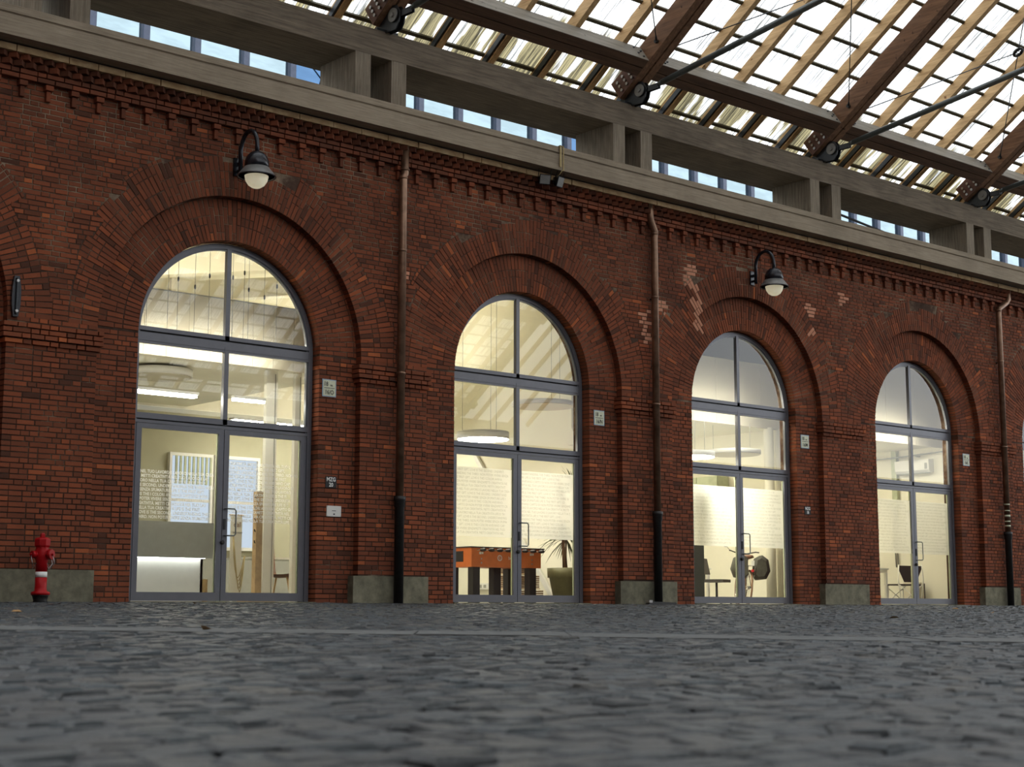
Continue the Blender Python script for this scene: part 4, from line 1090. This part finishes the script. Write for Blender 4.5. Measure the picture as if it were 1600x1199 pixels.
for s in (-0.07, 0.07): m.tube([(-0.75, s, 0.76), (-0.53, s, 0.36)], 0.006, 6)
m.build('luggage_rack', M['chrome'], t)
def pannier(s):
    q = MB(); prof = [(0.0, 0.0), (0.02, 0.36), (0.12, 0.42), (0.24, 0.34), (0.29, 0.12), (0.22, -0.04), (0.06, -0.07)]
    k = len(q.v); n = len(prof)
    for xx, sc in ((-0.80, 0.75), (-0.74, 1.0), (-0.42, 1.0), (-0.36, 0.75)):
        for a, b in prof: q.v.append((xx, s*(0.08+a*sc), 0.56+(b-0.17)*sc+0.17))
    for r in range(3):
        for i in range(n): j = (i+1) % n; q.face([k+r*n+i, k+r*n+j, k+(r+1)*n+j, k+(r+1)*n+i], .5, True)
    q.face([k+i for i in range(n)]); q.face([k+3*n+i for i in range(n)][::-1]); q.build('pannier', M['canvas'], t)
pannier(1); pannier(-1)
m = MB(); m.lathe([(0.03, 0), (0.03, 0.02)], (-0.83, 0, 0.66), 12, 'x'); m.build('rear_reflector', M['redglass'], t)
m = MB(); m.box(-0.82, -0.79, -0.03, 0.03, 0.76, 0.86); m.build('number_tag', M['white'], t)
m = MB(); m.lathe([(0.09, 0.03), (0.09, 0.035)], (-0.10, 0, 0.28), 20, 'y')
for s, dx in ((-1, 0.12), (1, -0.12)): m.tube([(-0.10, s*0.05, 0.28), (-0.10+dx, s*0.06, 0.16)], 0.008, 6); m.box(-0.10+dx-0.04, -0.10+dx+0.04, s*0.10-0.04, s*0.10+0.04, 0.145, 0.165)
m.build('crankset', M['iron'], t)
m = MB(); m.tube([(-0.3, 0.05, 0.30), (-0.34, 0.20, 0.01)], 0.009, 6); m.build('kickstand', M['iron'], t)
for x, w, lab in ((13.55, 0.105, 'thicker round white pipe column right of the bicycle'), (13.86, 0.085, 'thinner round white pipe column beside the partition right of the bicycle')):
    t = thing('pipe_column', lab, 'column', (x, 1.5, 0.01)); m = MB(); m.lathe([(w, 0), (w, 3.64)], (0, 0, 0), 20); m.build('shaft', M['wall_in'], t)
    m = MB(); m.lathe([(w+0.02, 0.0), (w+0.02, 0.03)], (0, 0, 0), 20); m.build('base_ring', M['wall_in'], t)
def white_table(x, y, L, D, H, label):
    t = thing('desk', label, 'desk', (x, y, 0.01)); m = MB(); m.box(0, L, 0, D, H-0.03, H); m.build('tabletop', M['white'], t)
    m = MB(); m.box(0.03, L-0.03, 0.02, 0.05, H-0.10, H-0.03); m.box(0.03, L-0.03, D-0.05, D-0.02, H-0.10, H-0.03); m.build('apron', M['wall_in'], t)
    for a in (0.03, L-0.08):
        for b in (0.02, D-0.07): m = MB(); m.box(a, a+0.05, b, b+0.05, 0, H-0.1); m.build('leg', M['white'], t)
    return t
white_table(10.9, 2.2, 1.6, 0.75, 0.74, 'white office table left of the bicycle')
t = thing('desk_object', 'small grey adhesive tape dispenser on the office table left of the bicycle', 'dispenser', (12.1, 2.5, 0.75))
m = MB(); m.box(-0.09, 0.09, -0.04, 0.04, 0, 0.05); m.build('base', M['steel'], t); m = MB(); m.lathe([(0.045, -0.02), (0.045, 0.02)], (0.0, 0, 0.075), 14, 'y'); m.build('tape_roll', M['greydesk'], t)
t = thing('storage_box', 'white box standing on the office table left of the bicycle', 'box', (11.75, 2.5, 0.75)); m = MB(); m.box(-0.14, 0.14, -0.1, 0.1, 0, 0.17); m.build('carton', M['white'], t); m = MB(); m.box(-0.145, 0.145, -0.105, 0.105, 0.15, 0.185); m.build('lid', M['wall_in'], t)
def office_chair(x, y, rz, label, mat='black'):
    t = thing('office_chair', label, 'chair', (x, y, 0.01)); t.rotation_euler = (0, 0, rz)
    m = MB(); m.box(-0.23, 0.23, -0.22, 0.22, 0.44, 0.50); m.build('seat', M[mat], t)
    m = MB(); m.hexa([(-0.21, 0.20, 0.60), (0.21, 0.20, 0.60), (0.19, 0.26, 0.92), (-0.19, 0.26, 0.92)], [(-0.21, 0.24, 0.60), (0.21, 0.24, 0.60), (0.19, 0.30, 0.92), (-0.19, 0.30, 0.92)]); m.build('backrest', M[mat], t)
    m = MB(); m.tube([(0, 0.20, 0.47), (0, 0.25, 0.5), (0, 0.25, 0.65)], 0.018, 6); m.tube([(0, 0, 0.44), (0, 0, 0.10)], 0.025, 8); m.build('post', M['steel'], t)
    m = MB()
    for k in range(5): a = 2*math.pi*k/5; m.tube([(0, 0, 0.11), (0.28*math.cos(a), 0.28*math.sin(a), 0.06)], 0.015, 6); m.lathe([(0.025, -0.015), (0.025, 0.015)], (0.28*math.cos(a), 0.28*math.sin(a), 0.026), 8, 'y')
    m.build('star_base', M['steel'], t)
    return t
office_chair(12.15, 1.75, 0.4, 'black office chair tucked at the table left of the bicycle', 'black')
office_chair(11.3, 3.3, 2.6, 'black office chair at the rear of the bicycle room')
t = thing('wall_cabinet', 'pale wall cabinet high behind the bicycle window right pane', 'cabinet', (13.99, 3.6, 2.0)); m = MB(); m.box(-0.35, 0, -0.6, 0.6, 0, 0.75); m.build('body', M['palegreen'], t)
for s in (0, 1): m = MB(); m.box(-0.37, -0.352, -0.59+0.595*s, -0.01+0.60*s, 0.01, 0.74); m.build('door', M['palegreen'], t)

# ---- rightmost room
t = thing('air_conditioner', 'white wall air conditioner high in the rightmost window', 'air conditioner', (19.64, 2.12, 3.08))
prof = [(0, 0), (-0.14, 0.0), (-0.20, 0.06), (-0.21, 0.30), (0, 0.32)]; m = MB(); n = 5
m.v = [(a, -0.47, b) for a, b in prof]+[(a, 0.47, b) for a, b in prof]; m.face([0, 1, 2, 3, 4]); m.face([9, 8, 7, 6, 5])
for i in range(5): j = (i+1) % 5; m.face([i, 5+i, 5+j, j])
m.build('casing', M['white'], t); m = MB(); m.box(-0.20, -0.05, -0.42, 0.42, -0.012, 0.0); m.build('louvre', M['greydesk'], t); m = MB(); m.box(-0.215, -0.205, -0.42, -0.36, 0.08, 0.22); m.build('display', M['greydesk'], t)
t = thing('service_pipes', 'pale green pipe duct on the wall left of the air conditioner', 'pipe', (19.62, 2.68, 0)); m = MB(); m.box(-0.10, 0, -0.07, 0.07, 2.3, 3.64); m.build('duct', M['palegreen'], t)
m = MB(); m.tube([(-0.03, 0.0, 2.35), (-0.04, 0.03, 1.6), (-0.03, 0.0, 0.9)], 0.018, 6); m.tube([(-0.03, 0.06, 2.35), (-0.04, 0.09, 1.6), (-0.03, 0.06, 0.9)], 0.018, 6); m.build('hose', M['greydesk'], t)
t = thing('conduit_run', 'thin grey conduit running along the wall above the air conditioner', 'pipe', (19.62, 0, 0)); m = MB(); m.tube([(-0.125, 6.2, 3.47), (-0.125, 2.8, 3.47), (-0.125, 0.9, 3.55)], 0.016, 6); m.build('pipe', M['greydesk'], t)
m = MB()
for k in range(6): m.box(-0.15, 0, 1.2+0.8*k, 1.24+0.8*k, 3.46, 3.49)
m.build('clip', M['greydesk'], t)
t = thing('folding_chair', 'black canvas folding chair with pale crossed legs in the rightmost window', 'chair', (17.72, 1.05, 0.01)); t.rotation_euler = (0, 0, -0.05); t.scale = (1.28, 1, 1)
m = MB(); rows = [(0.86, 0.30), (0.80, 0.31), (0.62, 0.22), (0.50, 0.16)]
for zz, w in rows: m.v += [(-w, 0.0, zz), (w, 0.0, zz)]
for i in range(3): m.face([2*i, 2*i+2, 2*i+3, 2*i+1])
for zz, w in rows: m.v += [(-w, 0.02, zz), (w, 0.02, zz)]
for i in range(3): m.face([8+2*i, 9+2*i, 11+2*i, 10+2*i])
m.build('canvas_back', M['black'], t)
m = MB(); m.box(-0.30, 0.30, 0.02, 0.42, 0.43, 0.46); m.build('canvas_seat', M['black'], t)
for s in (-1, 1):
    m = MB(); m.tube([(s*0.31, 0, 0.88), (s*0.34, 0.0, 0.55), (s*0.26, 0.0, 0.01)], 0.013, 8); m.build('back_post', M['postwhite'], t)
    m = MB(); m.tube([(s*0.20, 0.42, 0.46), (s*0.20, 0.42, 0.01)], 0.013, 8); m.build('leg', M['postwhite'], t)
    m = MB(); m.tube([(s*0.30, 0.0, 0.44), (-s*0.30, 0.0, 0.02)], 0.011, 8); m.build('cross_brace', M['postwhite'], t)
    m = MB(); m.tube([(s*0.30, 0.42, 0.44), (-s*0.30, 0.42, 0.02)], 0.011, 8); m.build('cross_brace', M['postwhite'], t)
white_table(16.0, 1.3, 1.28, 0.8, 0.80, 'cream desk left of the black folding chair')
t = thing('desk_monitor', 'grey computer screen on the cream desk', 'monitor', (17.0, 1.75, 0.81)); m = MB(); m.box(-0.26, 0.26, 0, 0.03, 0.10, 0.42); m.build('screen', M['greydesk'], t); m = MB(); m.box(-0.03, 0.03, 0.01, 0.03, 0, 0.12); m.box(-0.1, 0.1, -0.06, 0.08, 0, 0.01); m.build('stand', M['greydesk'], t)
t = thing('desk_fan', 'small white round fan on the cream desk', 'fan', (16.55, 1.6, 0.81)); m = MB(); m.lathe([(0.10, -0.03), (0.12, 0), (0.10, 0.03)], (0, 0, 0.28), 20, 'y'); m.build('fan_head', M['white'], t); m = MB(); m.lathe([(0.07, 0), (0.06, 0.02), (0.015, 0.03), (0.015, 0.17)], (0, 0, 0), 14); m.build('base', M['white'], t)
office_chair(16.9, 2.5, 3.0, 'black swivel office chair behind the cream desk')
t = thing('heater', 'cream portable radiator right of the black folding chair', 'heater', (19.2, 2.0, 0.01))
for k in range(6): m = MB(); m.box(-0.28+0.09*k, -0.21+0.09*k, -0.10, 0.10, 0.06, 0.52); m.build('fin', M['panel_in'], t)
m = MB(); m.box(0.26, 0.30, -0.09, 0.09, 0.06, 0.50); m.build('control_panel', M['black'], t); m = MB(); m.box(-0.25, 0.25, -0.12, 0.12, 0.0, 0.06); m.build('feet', M['panel_in'], t)

# ------------------------------------------------------------------ things on the outside wall
def downpipe(x, zcap, bend, label):
    t = thing('downpipe', label, 'pipe', (x, -0.115, 0)); m = MB()
    if bend: pth = [(bend, 0, 7.31), (bend, 0, 6.99), (bend*0.8, 0, 6.90), (0.02, 0, 6.72), (0, 0, 6.6), (0, 0, 1.62)]
    else: pth = [(0.03, 0, 7.31), (0.03, 0, 6.74), (0, 0, 6.70), (0, 0, 1.62)]
    m.tube(pth, 0.064, 16); up = m.build('upper_pipe', M['copper'], t)
    m = MB()
    for z0 in (6.68, 5.5, 3.55): m.lathe([(0.066, z0-0.02), (0.072, z0-0.015), (0.072, z0+0.015), (0.066, z0+0.02)], (0, 0, 0), 16)
    m.lathe([(0.076, 6.80), (0.076, 6.83)], (bend or 0.03, 0, 0), 16) if not bend else None
    m.build('joint_ring', M['copper'], up)
    for z0 in (5.48, 3.52): m = MB(); m.box(-0.012, 0.012, 0.05, 0.12, z0-0.015, z0+0.015); m.build('wall_clip', M['iron'], t)
    m = MB(); m.lathe([(0.074, gz(0)-0.02), (0.074, 1.46), (0.086, 1.48), (0.086, 1.56), (0.096, 1.575), (0.096, 1.635), (0.070, 1.64)], (0, 0, 0), 18); m.build('cast_iron_pipe', M['iron'], t)
    return t
downpipe(2.85, 0, 0.0, 'straight copper downpipe on the pier right of the leftmost window')
downpipe(8.54, 0, -0.10, 'slightly bent copper downpipe between the football table and bicycle windows')
t = downpipe(19.80, 0, 0.42, 'strongly elbowed copper downpipe at the right edge of the wall')
m = MB()
for zz in (1.75, 1.86, 1.97, 2.10, 2.24): m.lathe([(0.0655, zz), (0.0655, zz+random.uniform(0.02, 0.05))], (0, 0, 0), 16)
m.build('torn_sticker', M['enamel'], t)

def wall_lamp(x, zb, label):
    t = thing('wall_lamp', label, 'lamp', (x, 0, zb))
    m = MB(); m.box(-0.06, 0.06, -0.03, 0.0, -0.15, 0.12); m.build('wall_plate', M['lampblack'], t)
    y0, y1 = -0.11, -0.56; r = (y0-y1)/2
    m = MB(); m.tube([(0, y0, -0.14), (0, y0, 0.20)]+[(0, (y0+y1)/2+r*math.cos(a), 0.20+0.26*math.sin(a)) for a in [math.pi*i/14 for i in range(1, 14)]]+[(0, y1, 0.20), (0, y1, 0.05)], 0.032, 12)
    m.box(-0.015, 0.015, y0, -0.02, 0.0, 0.05); m.box(-0.015, 0.015, y0, -0.02, -0.10, -0.06); m.build('arm', M['lampblack'], t)
    m = MB(); m.lathe([(0.03, 0.10), (0.09, 0.085), (0.145, 0.03), (0.175, -0.05), (0.178, -0.15), (0.16, -0.155)], (0, y1, 0), 28); m.build('dome', M['lampblack'], t)
    m = MB(); m.lathe([(0.178, -0.135), (0.26, -0.24), (0.275, -0.265), (0.27, -0.275), (0.18, -0.19)], (0, y1, 0), 32); m.build('shade', M['lampgrey'], t)
    m = MB(); m.lathe([(0.279, -0.262), (0.281, -0.276), (0.272, -0.28), (0.270, -0.262)], (0, y1, 0), 32); m.build('shade_rim', M['lampblack'], t)
    m = MB(); m.lathe([(0.168, -0.20), (0.172, -0.27), (0.155, -0.34), (0.115, -0.40), (0.06, -0.435), (0.01, -0.445)], (0, y1, 0), 28); m.build('globe', M['globe_on'], t)
    m = MB(); m.tube([(0.02, 0.0, 0.8), (0.01, -0.03, 0.3), (0.0, -0.05, 0.10)], 0.006, 5); m.build('cord', M['black'], t)
wall_lamp(-0.10, 6.33, 'black swan neck wall lamp over the leftmost arched window')
wall_lamp(11.35, 6.28, 'black swan neck wall lamp over the bicycle window')

# address plates
def plate(x0, x1, z0, z1, l1, l2, label):
    cx, cz = (x0+x1)/2, (z0+z1)/2; w, h = (x1-x0)/2, (z1-z0)/2
    t = thing('address_plate', label, 'sign', (cx, Y2-0.012, cz))
    m = MB(); m.box(-w, w, 0, 0.01, -h, h); m.build('plate', M['enamelblue'], t)
    m = MB(); m.box(-w+0.014, w-0.014, -0.003, 0.001, -h+0.014, h-0.014); m.build('enamel_face', M['enamel'], t)
    k = text('lettering', l1[0], 0.095, (-w*0.80, -0.0045, h*0.22), M['ink'], t, align='LEFT', sx=0.82, bold=0.0016)
    text('lettering', l1[1], 0.052, (w*0.12, -0.0045, h*0.22), M['ink'], t, align='LEFT', sx=0.8)
    m = MB(); m.box(-w*0.75, w*0.75, -0.0045, -0.003, -0.004, 0.004); m.build('rule', M['ink'], t)
    text('lettering', l2, 0.095, (0, -0.0045, -h*0.72), M['ink'], t, sx=0.82, bold=0.0016)
plate(1.55, 1.80, 3.10, 3.365, ('18', 'int.'), '16/O', 'enamel address plate reading 16/O')
plate(7.22, 7.47, 3.10, 3.365, ('18', 'int.'), '16/N', 'enamel address plate reading 16/N')
plate(12.88, 13.13, 3.08, 3.345, ('18', 'int.'), '16/M', 'enamel address plate reading 16/M')
plate(18.50, 18.75, 3.07, 3.335, ('18', 'int.'), '16/L', 'enamel address plate reading 16/L')
def black_plate(x, z, s, a, b, label):
    t = thing('stencil_plate', label, 'sign', (x, Y2-0.010, z)); m = MB(); m.box(-0.10*s, 0.10*s, 0, 0.008, -0.085*s, 0.085*s); m.build('plate', M['ink'], t)
    text('lettering', a, 0.085*s, (0, -0.002, 0.012*s), M['whitepaint'], t, bold=0.002, sx=0.9); text('lettering', b, 0.085*s, (0, -0.002, -0.068*s), M['whitepaint'], t, bold=0.002, sx=0.9)
black_plate(1.74, 1.81, 1.0, 'MZG', '20', 'black stencilled plate reading MZG 20')
black_plate(13.04, 1.85, 0.95, 'MZG', '18', 'tiny black stencilled plate low on the jamb right of the bicycle window')
t = thing('white_plaque', 'blank looking white plaque low on the brick jamb right of the leftmost window', 'plaque', (1.80, Y2-0.012, 1.375)); m = MB(); m.box(-0.13, 0.13, 0, 0.01, -0.08, 0.08); m.build('plate', M['white'], t)
m = MB(); m.box(-0.035, 0.035, -0.002, 0.001, 0.002, 0.010); m.box(-0.01, 0.015, -0.002, 0.001, -0.055, -0.035); m.build('small_print', M['steel'], t)
m = MB()
for a in (-0.12, 0.12):
    for b in (-0.07, 0.07): m.lathe([(0.005, -0.004), (0.005, 0)], (a, 0, b), 8, 'y')
m.build('screw', M['bolt'], t)
# wall anchor on the left pier
t = thing('wall_anchor', 'dark iron tie anchor on the left brick pier', 'anchor', (-3.36, -0.03, 3.96)); m = MB()
pr = [(0.035, -0.27), (0.058, -0.12), (0.062, 0.0), (0.058, 0.12), (0.035, 0.27)]
for (a, b), (c, d) in zip(pr, pr[1:]): m.hexa([(-a, -0.03, b), (a, -0.03, b), (c, -0.03, d), (-c, -0.03, d)], [(-a, 0.03, b), (a, 0.03, b), (c, 0.03, d), (-c, 0.03, d)])
m.build('bar', M['lampblack'], t); m = MB(); m.box(-0.012, 0.012, -0.06, -0.03, -0.24, 0.24); m.build('rib', M['steel'], t)
m = MB()
for zz in (-0.2, 0.2): m.lathe([(0.02, -0.065), (0.02, -0.03)], (0, 0, zz), 8, 'y')
m.build('bolt', M['bolt'], t)
# hydrant
t = thing('fire_hydrant', 'red fire hydrant with a white band by the left pier', 'hydrant', (-2.99, -0.36, gz(-0.36)))
m = MB(); m.lathe([(0.095, 0), (0.085, 0.03), (0.10, 0.085), (0.115, 0.10)], (0, 0, 0), 24); m.build('base', M['iron'], t)
m = MB(); m.lathe([(0.118, 0.10), (0.118, 0.135), (0.078, 0.15), (0.073, 0.20), (0.073, 0.325)], (0, 0, 0), 28); m.lathe([(0.073, 0.39), (0.073, 0.52), (0.088, 0.56), (0.09, 0.66), (0.078, 0.69), (0.086, 0.71)], (0, 0, 0), 28); m.build('body', M['hydred'], t)
m = MB(); m.lathe([(0.0745, 0.322), (0.0745, 0.392)], (0, 0, 0), 28); m.build('white_band', M['whitepaint'], t)
m = MB(); m.lathe([(0.088, 0.70), (0.102, 0.725), (0.104, 0.80), (0.09, 0.815), (0.045, 0.83)], (0, 0, 0), 8, smooth=False); m.lathe([(0.034, 0.82), (0.034, 0.865), (0.018, 0.885)], (0, 0, 0), 5, smooth=False); m.build('bonnet', M['hydred'], t)
for ang, r, L in ((-58, 0.066, 0.15), (-170, 0.046, 0.15), (25, 0.046, 0.155)):
    a = math.radians(ang); d = Vector((math.cos(a), math.sin(a), 0)); m = MB()
    m.tube([d*0.05+Vector((0, 0, 0.61)), d*(L-0.05)+Vector((0, 0, 0.61))], r*0.75, 14); m.tube([d*(L-0.05)+Vector((0, 0, 0.61)), d*L+Vector((0, 0, 0.61))], r, 8); m.tube([d*L+Vector((0, 0, 0.61)), d*(L+0.025)+Vector((0, 0, 0.61))], 0.016, 5)
    o = m.build('outlet_cap', M['hydred'], t)
    m = MB(); e = d*(L+0.012)+Vector((0, 0, 0.60)); m.tube([e, e+Vector((0.02, -0.01, -0.10)), e+Vector((0.0, 0, -0.17))-d*0.03, d*0.08+Vector((0, 0, 0.50))], 0.005, 5); m.build('chain', M['bolt'], o)
# floodlights strapped to the gutter beam
def flood(x, y, z, rz, w, h, label):
    t = thing('floodlight', label, 'floodlight', (x, y, z)); t.rotation_euler = (math.radians(18), 0, rz)
    m = MB(); m.hexa([(-w, -0.05, -h), (w, -0.05, -h), (w, -0.05, h), (-w, -0.05, h)], [(-w*0.7, 0.08, -h*0.6), (w*0.7, 0.08, -h*0.6), (w*0.7, 0.08, h*0.6), (-w*0.7, 0.08, h*0.6)]); m.build('housing', M['lampblack'], t)
    m = MB(); m.box(-w+0.012, w-0.012, -0.056, -0.049, -h+0.012, h-0.012); m.build('front_glass', M['lampgrey'], t)
    m = MB(); m.tube([(-w-0.01, 0, 0), (-w-0.01, 0, h+0.10), (w+0.01, 0, h+0.10), (w+0.01, 0, 0)], 0.008, 6); m.build('bracket', M['iron'], t)
flood(5.68, -0.30, 7.14, -0.35, 0.10, 0.085, 'wider square floodlight under the gutter beam, left of the pair')
flood(5.99, -0.32, 7.15, 0.15, 0.085, 0.09, 'narrower square floodlight under the gutter beam, right of the pair')
t = thing('strap', 'pale fabric straps hanging over the gutter beam above the floodlights', 'strap', (5.93, -0.47, 0)); m = MB(); m.box(-0.045, -0.005, -0.008, 0.0, 7.36, 7.74); m.box(-0.045, 0.05, -0.008, 0.28, 7.725, 7.735); m.box(0.03, 0.05, -0.008, 0.0, 7.30, 7.74); m.build('band', M['rope'], t)
m = MB(); m.tube([(0.03, 0, 7.32), (0.0, 0.05, 7.25), (-0.02, 0.1, 7.20)], 0.006, 5); m.build('tail', M['rope'], t)
# small dark object by the pipe foot, dry leaves
t = thing('rubber_scrap', 'small black and grey rubber scrap at the foot of the middle downpipe', 'scrap', (8.35, -0.34, gz(-0.34)+0.008)); m = MB(); m.hexa([(-0.30, 0, 0), (0.42, 0, 0), (0.40, 0, 0.035), (-0.18, 0, 0.05)], [(-0.30, 0.1, 0), (0.42, 0.1, 0), (0.40, 0.1, 0.035), (-0.18, 0.1, 0.05)]); m.build('strip', M['black'], t); m = MB(); m.box(-0.28, -0.20, -0.01, 0.08, 0.03, 0.075); m.build('clip', M['bolt'], t)
for i, (x, y) in enumerate(((-5.9, -6.4), (-1.3, -1.3), (2.2, -9.6), (7.5, -7.4), (11.0, -4.5), (9.2, -9.5), (-6.8, -11.2))):
    t = thing('dry_leaf', 'small tan dry leaf lying on the stone setts', 'leaf', (x, y, gz(y)+0.012), 'dry leaves scattered on the paving'); t.rotation_euler = (0.15, 0.1, i*1.3)
    m = MB(); m.v = [(-0.05, 0, 0), (-0.02, -0.03, 0.008), (0.03, -0.028, 0.012), (0.06, 0, 0.004), (0.03, 0.03, 0.02), (-0.02, 0.028, 0.015), (0, 0, 0.0)]
    for a in range(6): m.face([6, a, (a+1) % 6])
    m.build('blade', M['leafdry'], t)

# ------------------------------------------------------------------ glazed building rising behind the wall
t = thing('glass_building', 'pale glazed office facade seen through the slot above the gutter beam', 'building', (0, 12, 0))
box('floor_slab', (-8, 44, 0.3, 6, 9.0, 9.3), M['slab'], t); m = MB(); m.box(-8, 44, 0.25, 0.4, -0.4, 9.3); m.build('lower_wall', M['slab'], t)
k = 0; x = -6.04
while x < 42:
    box('pane', (x+0.09, x+1.23, 0.12, 0.15, 9.3, 14.3), M['curtainblue'] if (abs(x-8.5) < 0.9 or abs(x-17.9) < 0.9 or abs(x-27.2) < 0.9) else M['curtain'], t)
    box('mullion', (x-0.08, x+0.08, 0.0, 0.2, 9.3, 14.3), M['mullion'], t)
    x += 1.32; k += 1
m = MB(); m.tube([(9.2, -0.3, 13.6), (10.3, -0.3, 12.6)], 0.02, 5); m.tube([(9.7, -0.3, 13.4), (9.5, -0.3, 12.6)], 0.02, 5); m.build('stay_cable', M['black'], t)
